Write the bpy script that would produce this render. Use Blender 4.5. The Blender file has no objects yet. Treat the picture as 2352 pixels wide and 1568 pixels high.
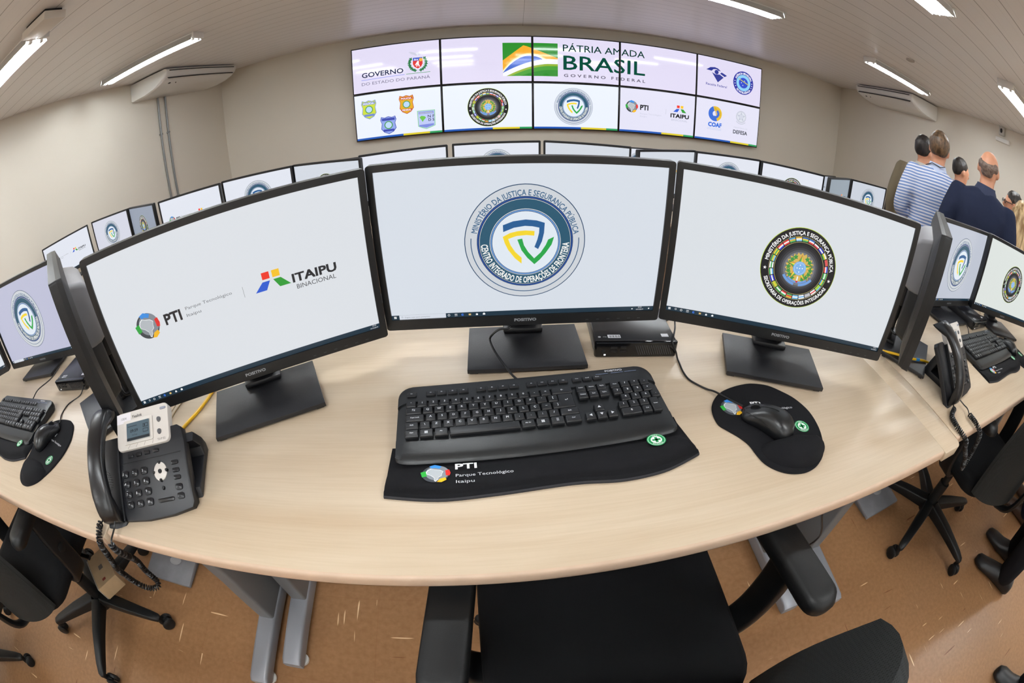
import bpy, bmesh, math, random
from mathutils import Vector, Matrix, Euler
random.seed(7)
PI = math.pi
C = bpy.context.scene.collection
sc = bpy.context.scene

# ---------------------------------------------------------------- camera, world, exposure
CAM_Z = 1.26
cam = bpy.data.cameras.new('camera')
cam.type = 'PANO'
cam.panorama_type = 'FISHEYE_EQUISOLID'
cam.sensor_fit = 'HORIZONTAL'
cam.sensor_width = 36.0
cam.fisheye_lens = 1033.0 / 2352 * 36.0
cam.fisheye_fov = math.radians(230)
cam.clip_start = 0.01
cam.clip_end = 100
camo = bpy.data.objects.new('camera', cam)
C.objects.link(camo)
def cam_rot(yaw, pitch, roll):
    fwd = Vector((math.sin(yaw)*math.cos(pitch), math.cos(yaw)*math.cos(pitch), math.sin(pitch)))
    right = Vector((math.cos(yaw), -math.sin(yaw), 0))
    up = right.cross(fwd)
    r2 = right*math.cos(roll) + up*math.sin(roll)
    u2 = -right*math.sin(roll) + up*math.cos(roll)
    return Matrix((r2, u2, -fwd)).transposed()
camo.matrix_world = Matrix.Translation((0, 0, CAM_Z)) @ cam_rot(0.0774, -0.569, -0.0173).to_4x4()
sc.camera = camo
w = bpy.data.worlds.new('world')
sc.world = w
w.use_nodes = True
w.node_tree.nodes['Background'].inputs[0].default_value = (0.9, 0.95, 1, 1)
w.node_tree.nodes['Background'].inputs[1].default_value = 0.02
vs = sc.view_settings
sc.display_settings.display_device = 'sRGB'
vs.view_transform = 'Standard'
vs.look = 'None'
vs.exposure = 0.0
vs.gamma = 1.0
vs.use_curve_mapping = False
LAMP = 66.0          # radiance of the fluorescent tubes

# ---------------------------------------------------------------- materials
def lin(h):
    if isinstance(h, str):
        h = h.lstrip('#')
        h = [int(h[i:i+2], 16)/255 for i in (0, 2, 4)]
    return tuple(c/12.92 if c <= .04045 else ((c+.055)/1.055)**2.4 for c in h)
_mats = {}
def mat(name, col, rough=.5, metal=0, spec=.5, bump=None, coat=0, noise=None):
    """principled material; bump=(scale, strength); noise=(scale, amount) varies the colour a little"""
    if name in _mats: return _mats[name]
    m = bpy.data.materials.new(name); m.use_nodes = True
    nt = m.node_tree; b = nt.nodes['Principled BSDF']
    c = lin(col)
    b.inputs['Base Color'].default_value = (*c, 1)
    b.inputs['Roughness'].default_value = rough
    b.inputs['Metallic'].default_value = metal
    b.inputs['Specular IOR Level'].default_value = spec
    b.inputs['Coat Weight'].default_value = coat
    if bump or noise:
        tc = nt.nodes.new('ShaderNodeTexCoord')
    if noise:
        n = nt.nodes.new('ShaderNodeTexNoise'); n.inputs['Scale'].default_value = noise[0]
        n.inputs['Detail'].default_value = 4
        nt.links.new(tc.outputs['Object'], n.inputs['Vector'])
        r = nt.nodes.new('ShaderNodeValToRGB')
        a = noise[1]
        r.color_ramp.elements[0].position = .3; r.color_ramp.elements[1].position = .7
        r.color_ramp.elements[0].color = (*[max(0, x*(1-a)) for x in c], 1)
        r.color_ramp.elements[1].color = (*[min(1, x*(1+a)) for x in c], 1)
        nt.links.new(n.outputs['Fac'], r.inputs['Fac']); nt.links.new(r.outputs['Color'], b.inputs['Base Color'])
    if bump:
        n = nt.nodes.new('ShaderNodeTexNoise'); n.inputs['Scale'].default_value = bump[0]; n.inputs['Detail'].default_value = 3
        nt.links.new(tc.outputs['Object'], n.inputs['Vector'])
        bp = nt.nodes.new('ShaderNodeBump'); bp.inputs['Strength'].default_value = bump[1]; bp.inputs['Distance'].default_value = .002
        nt.links.new(n.outputs['Fac'], bp.inputs['Height']); nt.links.new(bp.outputs['Normal'], b.inputs['Normal'])
    _mats[name] = m
    return m
def em(col, k=1.0, rough=.25, spec=.3):
    """a lit pixel colour on a screen: emits, under a slightly glossy face"""
    name = 'screen_%s_%d' % (col.lstrip('#'), round(k*100 + rough*7))
    if name in _mats: return _mats[name]
    m = bpy.data.materials.new(name); m.use_nodes = True
    b = m.node_tree.nodes['Principled BSDF']
    b.inputs['Base Color'].default_value = (.012, .012, .014, 1)
    b.inputs['Roughness'].default_value = rough
    b.inputs['Specular IOR Level'].default_value = spec
    b.inputs['Emission Color'].default_value = (*lin(col), 1)
    b.inputs['Emission Strength'].default_value = k
    _mats[name] = m
    return m
def lamp_mat(name, col, strength):
    m = bpy.data.materials.new(name); m.use_nodes = True
    b = m.node_tree.nodes['Principled BSDF']
    b.inputs['Base Color'].default_value = (.8, .8, .8, 1)
    b.inputs['Emission Color'].default_value = (*col, 1)
    b.inputs['Emission Strength'].default_value = strength
    return m

# ---------------------------------------------------------------- geometry
class G:
    """collects shapes; build() links them as ONE mesh object"""
    def __init__(s): s.v = []; s.f = []; s.m = []
    def add(s, vs_, fs, mi=0, M=None):
        o = len(s.v)
        s.v += [tuple(M @ Vector(p)) if M else tuple(p) for p in vs_]
        s.f += [tuple(i+o for i in f) for f in fs]; s.m += [mi]*len(fs)
        return s
    def bm(s, b, mi=0, M=None):
        b.verts.index_update()
        s.add([v.co[:] for v in b.verts], [[v.index for v in f.verts] for f in b.faces], mi, M); b.free(); return s
    def box(s, c, d, mi=0, bev=0, rot=None, seg=2, M=None):
        b = bmesh.new(); bmesh.ops.create_cube(b, size=1)
        for v in b.verts: v.co = Vector((v.co.x*d[0], v.co.y*d[1], v.co.z*d[2]))
        if bev: bmesh.ops.bevel(b, geom=b.edges[:], offset=min(bev, min(d)*.49), segments=seg, affect='EDGES', profile=.5)
        T = Matrix.Translation(c)
        if rot: T = T @ Euler(rot).to_matrix().to_4x4()
        return s.bm(b, mi, (M @ T) if M else T)
    def prism(s, pts, z0, z1, mi=0, bev=0, M=None, seg=2):
        b = bmesh.new()
        f = b.faces.new([b.verts.new((x, y, z0)) for x, y in pts])
        f.normal_update()
        if f.normal.z < 0: f.normal_flip()
        r = bmesh.ops.extrude_face_region(b, geom=[f])
        for e in r['geom']:
            if isinstance(e, bmesh.types.BMVert): e.co.z = z1
        bmesh.ops.recalc_face_normals(b, faces=b.faces[:])
        if bev:
            ed = [e for e in b.edges if abs(e.verts[0].co.z - e.verts[1].co.z) < 1e-7]
            bmesh.ops.bevel(b, geom=ed, offset=bev, segments=seg, affect='EDGES', profile=.5)
        return s.bm(b, mi, M)
    def loft(s, secs, mi=0, caps=True, closed=True, M=None):
        n = len(secs[0]); vs_ = [p for q in secs for p in q]; fs = []
        for i in range(len(secs)-1):
            for j in range(n if closed else n-1):
                k = (j+1) % n
                fs.append((i*n+j, i*n+k, (i+1)*n+k, (i+1)*n+j))
        if caps and closed:
            fs.append(tuple(range(n-1, -1, -1))); fs.append(tuple((len(secs)-1)*n+j for j in range(n)))
        return s.add(vs_, fs, mi, M)
    def tube(s, path, r, n=8, mi=0, caps=True, M=None, flat=1.0):
        P = [Vector(p) for p in path]; secs = []
        up = None
        for i, p in enumerate(P):
            t = (P[min(i+1, len(P)-1)] - P[max(i-1, 0)])
            if t.length < 1e-9: t = Vector((0, 0, 1))
            t.normalize()
            if up is None:
                up = Vector((0, 0, 1)) if abs(t.z) < .95 else Vector((1, 0, 0))
            a = t.cross(up)
            if a.length < 1e-6: a = t.cross(Vector((1, .3, 0)))
            a.normalize(); b = a.cross(t); b.normalize(); up = b
            rr = r[i] if isinstance(r, (list, tuple)) else r
            secs.append([p + a*math.cos(2*PI*k/n)*rr + b*math.sin(2*PI*k/n)*rr*flat for k in range(n)])
        return s.loft(secs, mi, caps, True, M)
    def lathe(s, prof, n=24, mi=0, M=None):
        secs = [[(r*math.cos(2*PI*k/n), r*math.sin(2*PI*k/n), z) for k in range(n)] for r, z in prof]
        return s.loft(secs, mi, True, True, M)
    def ell(s, c, r, n=16, mi=0, M=None):
        secs = []
        for i in range(1, n//2):
            a = -PI/2 + PI*i/(n//2)
            secs.append([(c[0]+r[0]*math.cos(a)*math.cos(2*PI*k/n), c[1]+r[1]*math.cos(a)*math.sin(2*PI*k/n), c[2]+r[2]*math.sin(a)) for k in range(n)])
        return s.loft(secs, mi, True, True, M)
    def build(s, name, mats, parent=None, smooth=35, loc=None, rot=None):
        me = bpy.data.meshes.new(name)
        me.from_pydata(s.v, [], s.f)
        if not isinstance(mats, (list, tuple)): mats = [mats]
        for m in mats: me.materials.append(m)
        for p, i in zip(me.polygons, s.m): p.material_index = i
        b = bmesh.new(); b.from_mesh(me)
        if len(b.faces) < 40000: bmesh.ops.recalc_face_normals(b, faces=b.faces[:])
        b.to_mesh(me); b.free()
        if smooth:
            me.shade_smooth(); me.set_sharp_from_angle(angle=math.radians(smooth))
        o = bpy.data.objects.new(name, me); C.objects.link(o)
        if parent: o.parent = parent
        if loc: o.location = loc
        if rot: o.rotation_euler = rot
        return o
def spline(pts, n=8):
    """Catmull-Rom through 3-D (or 2-D) points"""
    P = [Vector(p) for p in pts]; out = []
    for i in range(len(P)-1):
        a, b, c, d = P[max(i-1, 0)], P[i], P[i+1], P[min(i+2, len(P)-1)]
        for k in range(n):
            t = k/n
            out.append(.5*((2*b) + (c-a)*t + (2*a-5*b+4*c-d)*t*t + (3*b-a-3*c+d)*t**3))
    out.append(P[-1]); return out
def cspline(pts, n=6):
    P = [Vector(p) for p in pts]; L = len(P); out = []
    for i in range(L):
        a, b, c, d = P[(i-1) % L], P[i], P[(i+1) % L], P[(i+2) % L]
        for k in range(n):
            t = k/n
            out.append(.5*((2*b) + (c-a)*t + (2*a-5*b+4*c-d)*t*t + (3*b-a-3*c+d)*t**3))
    return out
def rrect(w, h, r, k=5, cx=0, cy=0):
    out = []
    for sx, sy, a0 in ((1, 1, 0), (-1, 1, 90), (-1, -1, 180), (1, -1, 270)):
        for i in range(k):
            a = math.radians(a0 + 90*i/(k-1))
            out.append((cx + sx*(w/2-r) + r*math.cos(a), cy + sy*(h/2-r) + r*math.sin(a)))
    return out
def coil(path, r, turns_per_m, wire, n_per=10):
    """a coiled cord round a smooth path"""
    P = spline(path, 24); L = [0]
    for i in range(1, len(P)): L.append(L[-1] + (P[i]-P[i-1]).length)
    tot = L[-1]; N = int(tot*turns_per_m*n_per); out = []
    up = Vector((.2, 1, .1))
    j = 0
    for q in range(N+1):
        d = tot*q/N
        while j < len(L)-2 and L[j+1] < d: j += 1
        t = (d-L[j])/max(1e-9, L[j+1]-L[j]); p = P[j].lerp(P[j+1], t)
        tg = (P[j+1]-P[j]).normalized(); a = tg.cross(up).normalized(); b = a.cross(tg).normalized()
        th = 2*PI*q/n_per
        out.append(p + a*r*math.cos(th) + b*r*math.sin(th))
    return out

# ---------------------------------------------------------------- things and parts
def thing(name, label, cat, loc=(0, 0, 0), rz=0, group=None):
    o = bpy.data.objects.new(name, None); C.objects.link(o)
    o.empty_display_size = .05
    o.location = loc; o.rotation_euler = (0, 0, rz); o['label'] = label; o['category'] = cat
    if group: o['group'] = group
    return o
def tag(o, label, cat, group=None):
    o['label'] = label; o['category'] = cat
    if group: o['group'] = group
    return o
def struct(name, g, mats, smooth=30):
    o = g.build(name, mats, smooth=smooth); o['kind'] = 'structure'; return o
def dup(root, loc, rz, label, group=None):
    r = root.copy(); C.objects.link(r); r.location = loc; r.rotation_euler = (0, 0, rz); r['label'] = label
    if group: r['group'] = group
    elif 'group' in r: del r['group']
    for ch in list(root.children):
        c = ch.copy(); C.objects.link(c); c.parent = r
        for g in list(ch.children):
            d = g.copy(); C.objects.link(d); d.parent = c
    return r

# ---------------------------------------------------------------- flat lettering and marks
_gl = {}
def glyphs(txt, bold=0.0, shear=0.0):
    key = (txt, bold, shear)
    if key in _gl: return _gl[key]
    cu = bpy.data.curves.new('t', 'FONT'); cu.body = txt; cu.size = 1; cu.shear = shear
    cu.resolution_u = 2; cu.fill_mode = 'FRONT'
    ob = bpy.data.objects.new('t', cu); C.objects.link(ob)
    dg = bpy.context.evaluated_depsgraph_get(); dg.update()
    ev = ob.evaluated_get(dg); me = ev.to_mesh()
    v = [(p.co.x, p.co.y) for p in me.vertices]; me.calc_loop_triangles(); f = [tuple(q.vertices) for q in me.loop_triangles]
    ev.to_mesh_clear(); bpy.data.objects.remove(ob); bpy.data.curves.remove(cu)
    if bold:        # heavier strokes: the letter laid over itself, shifted a little each way
        b = bold*.75; n = len(v); v0, f0 = v, f; v, f = [], []
        for i, (dx, dy) in enumerate(((b, b), (-b, b), (b, -b), (-b, -b), (0, 0))):
            v += [(x+dx, y+dy) for x, y in v0]; f += [tuple(q+i*n for q in t) for t in f0]
    _gl[key] = (v, f); return v, f
CAP = 0.727   # cap height of the font at size 1
class E2:
    """flat coloured shapes (u right, v up) stacked in thin layers on a face; face normal is -y, +z is v"""
    def __init__(s, lay=.0003, base=.0004, flat=False): s.g = G(); s.mats = []; s.lay = lay; s.base = base; s.flat = flat; s.mk = em
    def mi(s, m):
        if m not in s.mats: s.mats.append(m)
        return s.mats.index(m)
    def put(s, pts, faces, layer, m, copies=1):
        d0 = s.base + layer*s.lay; n = max(1, len(pts)//copies)     # overlaid letter copies sit a hair apart
        s.g.add([(u, v, d0+(i//n)*2e-5) if s.flat else (u, -d0-(i//n)*2e-5, v) for i, (u, v) in enumerate(pts)], faces, s.mi(m)); return s
    def poly(s, pts, layer, m): return s.put(pts, [tuple(range(len(pts)))], layer, m)
    def rect(s, u0, v0, u1, v1, layer, m): return s.poly([(u0, v0), (u1, v0), (u1, v1), (u0, v1)], layer, m)
    def ring(s, c, r0, r1, layer, m, a0=0, a1=360, n=72):
        k = max(3, int(n*abs(a1-a0)/360)); P = []; F = []
        for i in range(k+1):
            a = math.radians(a0 + (a1-a0)*i/k)
            P += [(c[0]+r0*math.cos(a), c[1]+r0*math.sin(a)), (c[0]+r1*math.cos(a), c[1]+r1*math.sin(a))]
        for i in range(k): F.append((2*i, 2*i+1, 2*i+3, 2*i+2))
        return s.put(P, F, layer, m)
    def disc(s, c, r, layer, m, n=64, ry=None):
        ry = ry or r
        return s.poly([(c[0]+r*math.cos(2*PI*i/n), c[1]+ry*math.sin(2*PI*i/n)) for i in range(n)], layer, m)
    def star(s, c, r0, r1, n, layer, m, rot=90):
        return s.poly([(c[0]+(r0 if i % 2 == 0 else r1)*math.cos(math.radians(rot+180*i/n)), c[1]+(r0 if i % 2 == 0 else r1)*math.sin(math.radians(rot+180*i/n))) for i in range(2*n)], layer, m)
    def text(s, txt, u, v, h, layer, m, w=None, bold=0, align='l', shear=0):
        """cap height h, baseline v; squeezed to width w when given"""
        P, F = glyphs(txt, bold, shear)
        if not P: return s
        x0 = min(p[0] for p in P); x1 = max(p[0] for p in P); k = h/CAP
        kx = w/(x1-x0) if w else k
        W = (x1-x0)*kx; off = {'l': 0, 'c': -W/2, 'r': -W}[align]
        return s.put([(u+off+(p[0]-x0)*kx, v+p[1]*k) for p in P], F, layer, m, 5 if bold else 1)
    def arctext(s, txt, c, r, h, a_start, a_end, layer, m, bold=0, inside=False):
        """text from angle a_start to a_end (degrees); baseline at radius r; inside=True reads along the bottom"""
        P, F = glyphs(txt, bold)
        x0 = min(p[0] for p in P); x1 = max(p[0] for p in P); k = h/CAP; Q = []
        for x, y in P:
            t = (x-x0)/(x1-x0); a = math.radians(a_start + (a_end-a_start)*t)
            rr = r - y*k if inside else r + y*k
            Q.append((c[0]+rr*math.cos(a), c[1]+rr*math.sin(a)))
        return s.put(Q, F, layer, m, 5 if bold else 1)
    def build(s, name, parent, loc=None, rot=None):
        return s.g.build(name, s.mats, parent, smooth=0, loc=loc, rot=rot)
# ---------------------------------------------------------------- what the screens show
WHITE = '#D9DFE6'
def ring_emblem(e, c, k=1.0, m=em, navy='#1F4468', gray='#CDD2D8', pale=False):
    S = lambda r: r*k
    e.disc(c, S(.1110), 1, m(navy)); e.disc(c, S(.1094), 2, m(gray))
    e.arctext('MINISTÉRIO DA JUSTIÇA E SEGURANÇA PÚBLICA', c, S(.0896), S(.0112), 167, 9, 3, m('#2F5F86'), bold=.014)
    e.ring(c, S(.0982), S(.0998), 3, m('#2A567E'), 173.5, 364.5)
    e.disc(c, S(.0882), 3, m('#0C1F45')); e.ring(c, S(.0850), S(.0872), 4, m('#24509A'))
    e.disc(c, S(.0838), 4, m('#E8EAEA')); e.disc(c, S(.0831), 5, m('#25566F'))
    e.arctext('CENTRO INTEGRADO DE OPERAÇÕES DE FRONTEIRA', c, S(.0808), S(.0128), 181, 359, 6, m('#F2F3F0'), bold=.03, inside=True)
    e.disc(c, S(.0650), 6, m('#E8EAEA')); e.disc(c, S(.0640), 7, m('#1D3560')); e.ring(c, S(.0612), S(.0630), 8, m('#6FA3E0'))
    e.disc(c, S(.0602), 8, m('#DFE8F1'))
    T = lambda L: [(c[0]+x*k, c[1]+(y+.003)*k) for x, y in L]
    sm = lambda idx, L: L
    e.poly(T([(-.0403, .0319), (-.0218, .0388), (.0006, .0417), (.0201, .0395), (.035, .0346), (.0339, .0154), (.0303, -.0008), (.0234, -.0162), (.0165, -.0119), (.0218, .0027), (.0248, .0156), (.0252, .0255), (.0126, .0284), (-.0009, .0295), (-.0205, .0265), (-.0399, .0188)]), 9, m('#225C94'))
    e.poly(T([(-.041, .0095), (-.0282, .0164), (-.013, .0199), (.0005, .0207), (.0167, .0192), (.0161, .0102), (.002, .0118), (-.0162, .0104), (-.0311, .0051), (-.0271, -.0072), (-.0189, -.0206), (-.0071, -.0327), (-.0072, -.0444), (-.0198, -.0330), (-.0318, -.0162), (-.0376, -.0030)]), 9, m('#F5D62A'))
    e.poly(T([(-.0147, .0033), (-.0059, .0051), (-.0027, -.008), (.005, -.0214), (.0161, -.0345), (.0281, -.0229), (.0373, -.0083), (.0417, .0023), (.0524, .0073), (.0481, -.0077), (.0375, -.024), (.0267, -.0371), (.0166, -.0463), (.0034, -.033), (-.0073, -.0177)]), 9, m('#23A446'))
FLAGS = [('#4CAF63', '#E8D13A', '#3A6FC0'), ('#E04040', '#F2F2F2', '#3A6FC0'), ('#D8384A', '#F2F2F2', '#303036'), ('#3038B8', '#F2F2F2', '#3038B8'), ('#3FA04A', '#E8D13A', '#F2F2F2'), ('#30322F', '#E05A5A', '#E05A5A'),
         ('#E03A3A', '#F2F2F2', '#3A40C8'), ('#50B860', '#F2F2F2', '#50B860'), ('#52A8E0', '#E8D13A', '#4CAF63'), ('#A4D04A', '#A4D04A', '#7CC0E8'), ('#F2F2F2', '#E05A5A', '#F2F2F2'), ('#A8A8AC', '#C8C8CC', '#A8A8AC'), ('#F2F2F2', '#6FB4E8', '#F2F2F2'),
         ('#7CC0E8', '#F2F2F2', '#7CC0E8'), ('#50B860', '#E04040', '#E8B83A'), ('#E04040', '#F2F2F2', '#4CAF63'), ('#3FA04A', '#F2F2F2', '#3FA04A'), ('#A4C040', '#E8D13A', '#A4C040'), ('#3038C8', '#F2F2F2', '#3038C8'), ('#6FB4E8', '#F2F2F2', '#4CAF63'),
         ('#F2F2F2', '#4CAF63', '#F2F2F2'), ('#7CC0E8', '#E8D13A', '#4CAF63'), ('#E8D13A', '#4CAF63', '#E8D13A'), ('#3A40C8', '#F2F2F2', '#E04040'), ('#E03A3A', '#F2F2F2', '#E03A3A'), ('#4CAF63', '#E8B83A', '#52A8E0'), ('#7CC0E8', '#F2F2F2', '#E8B83A')]
def coat(e, c, k, L, m=em, gold='#D6B45A', green='#3F9446', ink='#C8372D', blue='#7FB2E8', rib='#6F9EDC'):
    e.star(c, .0335*k, .0285*k, 22, L, m(gold))
    for s_ in (-1, 1):
        for i in range(7):
            a = math.radians(270 + s_*(28 + 20*i)); r = .0255*k
            p = (c[0]+r*math.cos(a), c[1]+r*math.sin(a))
            e.star(p, .0062*k, .0034*k, 5, L+1, m(green), rot=30*i)
    e.star(c, .0290*k, .0125*k, 5, L+2, m(ink)); e.star(c, .0272*k, .0115*k, 5, L+3, m('#E8D84A' if ink == '#C8372D' else gold))
    for i in range(5):
        a0 = math.radians(90+72*i); a1 = math.radians(90+72*i+36)
        e.poly([c, (c[0]+.0272*k*math.cos(a0), c[1]+.0272*k*math.sin(a0)), (c[0]+.0115*k*math.cos(a1), c[1]+.0115*k*math.sin(a1))], L+4, m('#4FA850' if ink == '#C8372D' else green))
    e.disc(c, .0150*k, L+5, m(blue)); e.ring(c, .0118*k, .0124*k, L+6, m('#D6E6F6'))
    for x, y in ((0, .0072), (-.006, 0), (.006, .001), (0, 0), (0, -.0075)): e.disc((c[0]+x*k, c[1]+y*k), .0013*k, L+6, m('#FFFFFF'), n=10)
    e.rect(c[0]-.0016*k, c[1]-.030*k, c[0]+.0016*k, c[1]-.0175*k, L+6, m('#E9EDF2')); e.rect(c[0]-.0022*k, c[1]-.031*k, c[0]+.0022*k, c[1]-.027*k, L+7, m(ink))
    e.ring((c[0], c[1]+.004*k), .0375*k, .0430*k, L+2, m(rib), 216, 262); e.ring((c[0], c[1]+.004*k), .0375*k, .0430*k, L+2, m(rib), 278, 324)
    e.ring((c[0], c[1]+.004*k), .0325*k, .0365*k, L+3, m(rib), 232, 308)
def seal_emblem(e, c, k=1.0, m=em):
    e.disc(c, .0868*k, 1, m('#B9D43A')); e.disc(c, .0858*k, 2, m('#17181A'))
    e.arctext('MINISTÉRIO DA JUSTIÇA E SEGURANÇA PÚBLICA', c, .0718*k, .0082*k, 176, 6, 3, m('#F4F4F4'), bold=.03)
    e.arctext('SECRETARIA DE OPERAÇÕES INTEGRADAS', c, .0800*k, .0082*k, 203, 338, 3, m('#F4F4F4'), bold=.03, inside=True)
    for a in (189, 351):
        e.star((c[0]+.0765*k*math.cos(math.radians(a)), c[1]+.0765*k*math.sin(math.radians(a))), .0042*k, .0017*k, 5, 3, m('#F4F4F4'))
    e.ring(c, .0682*k, .0687*k, 3, m('#D8CF8A'))
    for i, cols in enumerate(FLAGS):
        a = 90 - 360*i/27; d = 360/27*.44
        for j, col in enumerate(cols):
            e.ring(c, (.0585 + .0085*j/3)*k, (.0585 + .0085*(j+1)/3)*k, 3, m(col), a-d, a+d)
    e.ring(c, .0560*k, .0566*k, 3, m('#D8CF8A'))
    for i, g in enumerate(('#1E1F22', '#2A2B2F', '#3C3E43', '#55585D', '#74777C')): e.disc(c, (.0530-.0042*i)*k, 3+i, m(g))
    coat(e, (c[0], c[1]+.002*k), k, 8, m)
def pti_globe(e, c, r, m=em, L=1):
    e.disc(c, r, L, m('#43474C')); e.disc((c[0]+.12*r, c[1]+.1*r), r*.86, L+1, m('#858B92'))
    sa = [(-.52, .46), (-.30, .62), (-.05, .50), (.30, .42), (.52, .22), (.42, -.02), (.40, -.28), (.20, -.42), (.16, -.66), (.02, -.88), (-.08, -.80), (-.10, -.45), (-.30, -.20), (-.62, .02), (-.64, .22)]
    e.poly([(c[0]+x*r*1.12, c[1]+y*r*1.06) for x, y in sa], L+2, m('#EDF0F2')); e.poly([(c[0]+x*r*1.02+.01*r, c[1]+y*r*.97) for x, y in sa], L+3, m('#B4BABF'))
    q = lambda L_, col: e.poly([(c[0]+x*r, c[1]+y*r) for x, y in L_], L+4, m(col))
    q([(-.46, .92), (-.05, 1.08), (.46, .86), (.30, .58), (-.05, .72), (-.28, .66)], '#3E8FE0')
    q([(.72, .34), (1.0, .42), (1.10, .0), (1.02, -.30), (.76, -.26)], '#E0302A')
    q([(.10, -.98), (.42, -1.04), (.80, -.78), (.72, -.50), (.34, -.62)], '#F2B824')
    q([(-1.10, .22), (-.72, .36), (-.62, -.26), (-.98, -.36)], '#2FA63F')
def itaipu_sign(e, c, k, m=em):
    T = lambda L: [(c[0]+x*k, c[1]+y*k) for x, y in L]
    e.poly(T([(.066, .0243), (.0804, .0243), (.0804, .0112), (.066, .0112)]), 1, m('#EE3524')); e.poly(T([(.0855, .0243), (.0998, .0243), (.0998, .0110), (.0855, .0110)]), 1, m('#F7C325'))
    e.poly(T([(.0651, .0070), (.0798, .0070), (.0700, -.0094), (.0482, -.0094)]), 1, m('#2A5BD0')); e.poly(T([(.0859, .0074), (.1004, .0074), (.1167, -.0094), (.0955, -.0094)]), 1, m('#2E9B33'))
def pti_board(e, m=em, ink='#2A2A2C'):
    pti_globe(e, (-.1783, .0002), .0250, m)
    e.text('PTI', -.1402, -.0105, .0207, 1, m(ink), w=.0368, bold=.045)
    e.text('Parque Tecnológico', -.0920, .0035, .0062, 1, m('#75787C'), w=.0962); e.text('Itaipu', -.0936, -.0098, .0062, 1, m('#75787C'), w=.0306)
    e.rect(.0259, -.0098, .0266, .0106, 1, m('#8A8D90'))
    itaipu_sign(e, (0, 0), 1, m)
    e.text('ITAIPU', .1204, -.0096, .0163, 1, m(ink), w=.0842, bold=.04); e.text('BINACIONAL', .1258, -.0236, .0090, 1, m('#4A4A4E'), w=.0750)
def taskbar(e, search, clock):
    e.rect(-.2657, -.1494, .2657, -.1398, 1, em('#17303F'))
    ic = em('#F2F4F6')
    x = -.2585
    for i in range(2):
        for j in range(2): e.rect(x-.0024+.0026*i, -.1470+.0026*j, x-.0002+.0026*i, -.1448+.0026*j, 2, ic)
    if search:
        e.rect(-.2500, -.1494, -.1560, -.1398, 2, em('#D6DCE6'))
        e.ring((-.2440, -.1440), .0012, .0016, 3, em('#5A6068'), n=16); e.text('Digite aqui para pesquisar', -.2390, -.1461, .0030, 3, em('#8A9098'), w=.052)
        xs = -.1500
    else:
        e.ring((-.2450, -.1440), .0014, .0020, 2, ic, n=16); xs = -.2330
    e.ring((xs, -.1446), .0016, .0024, 2, ic, n=20)
    for dx in (0, .0028): e.rect(xs+.0115+dx, -.1468, xs+.0138+dx, -.1458, 2, ic); e.rect(xs+.0115+dx, -.1440, xs+.0138+dx, -.1424, 2, ic)
    e.ring((xs+.0270, -.1446), .0014, .0025, 2, em('#3E7BEA'), 40, 330, n=30); e.rect(xs+.0250, -.1452, xs+.0292, -.1444, 2, em('#3E7BEA'))
    e.rect(xs+.0390, -.1466, xs+.0436, -.1430, 2, em('#F0C24A')); e.rect(xs+.0390, -.1452, xs+.0436, -.1446, 3, em('#5AA0E0'))
    e.rect(xs+.0532, -.1468, xs+.0572, -.1436, 2, ic); e.ring((xs+.0552, -.1436), .0008, .0012, 2, ic, 0, 180, n=16)
    e.rect(xs+.0668, -.1466, xs+.0714, -.1436, 2, ic); e.poly([(xs+.0668, -.1436), (xs+.0714, -.1436), (xs+.0691, -.1420)], 2, ic)
    if clock:
        e.text('09:59', .2360, -.1430, .0026, 2, ic, align='c'); e.text('16/12/2019', .2360, -.1478, .0026, 2, ic, align='c')
        e.rect(.2545, -.1462, .2575, -.1438, 2, ic); e.rect(.2180, -.1462, .2206, -.1440, 2, ic)
    else:
        e.text('09:59', .2590, -.1430, .0026, 2, ic, align='r'); e.text('16/12/2019', .2620, -.1478, .0026, 2, ic, align='r')
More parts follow.
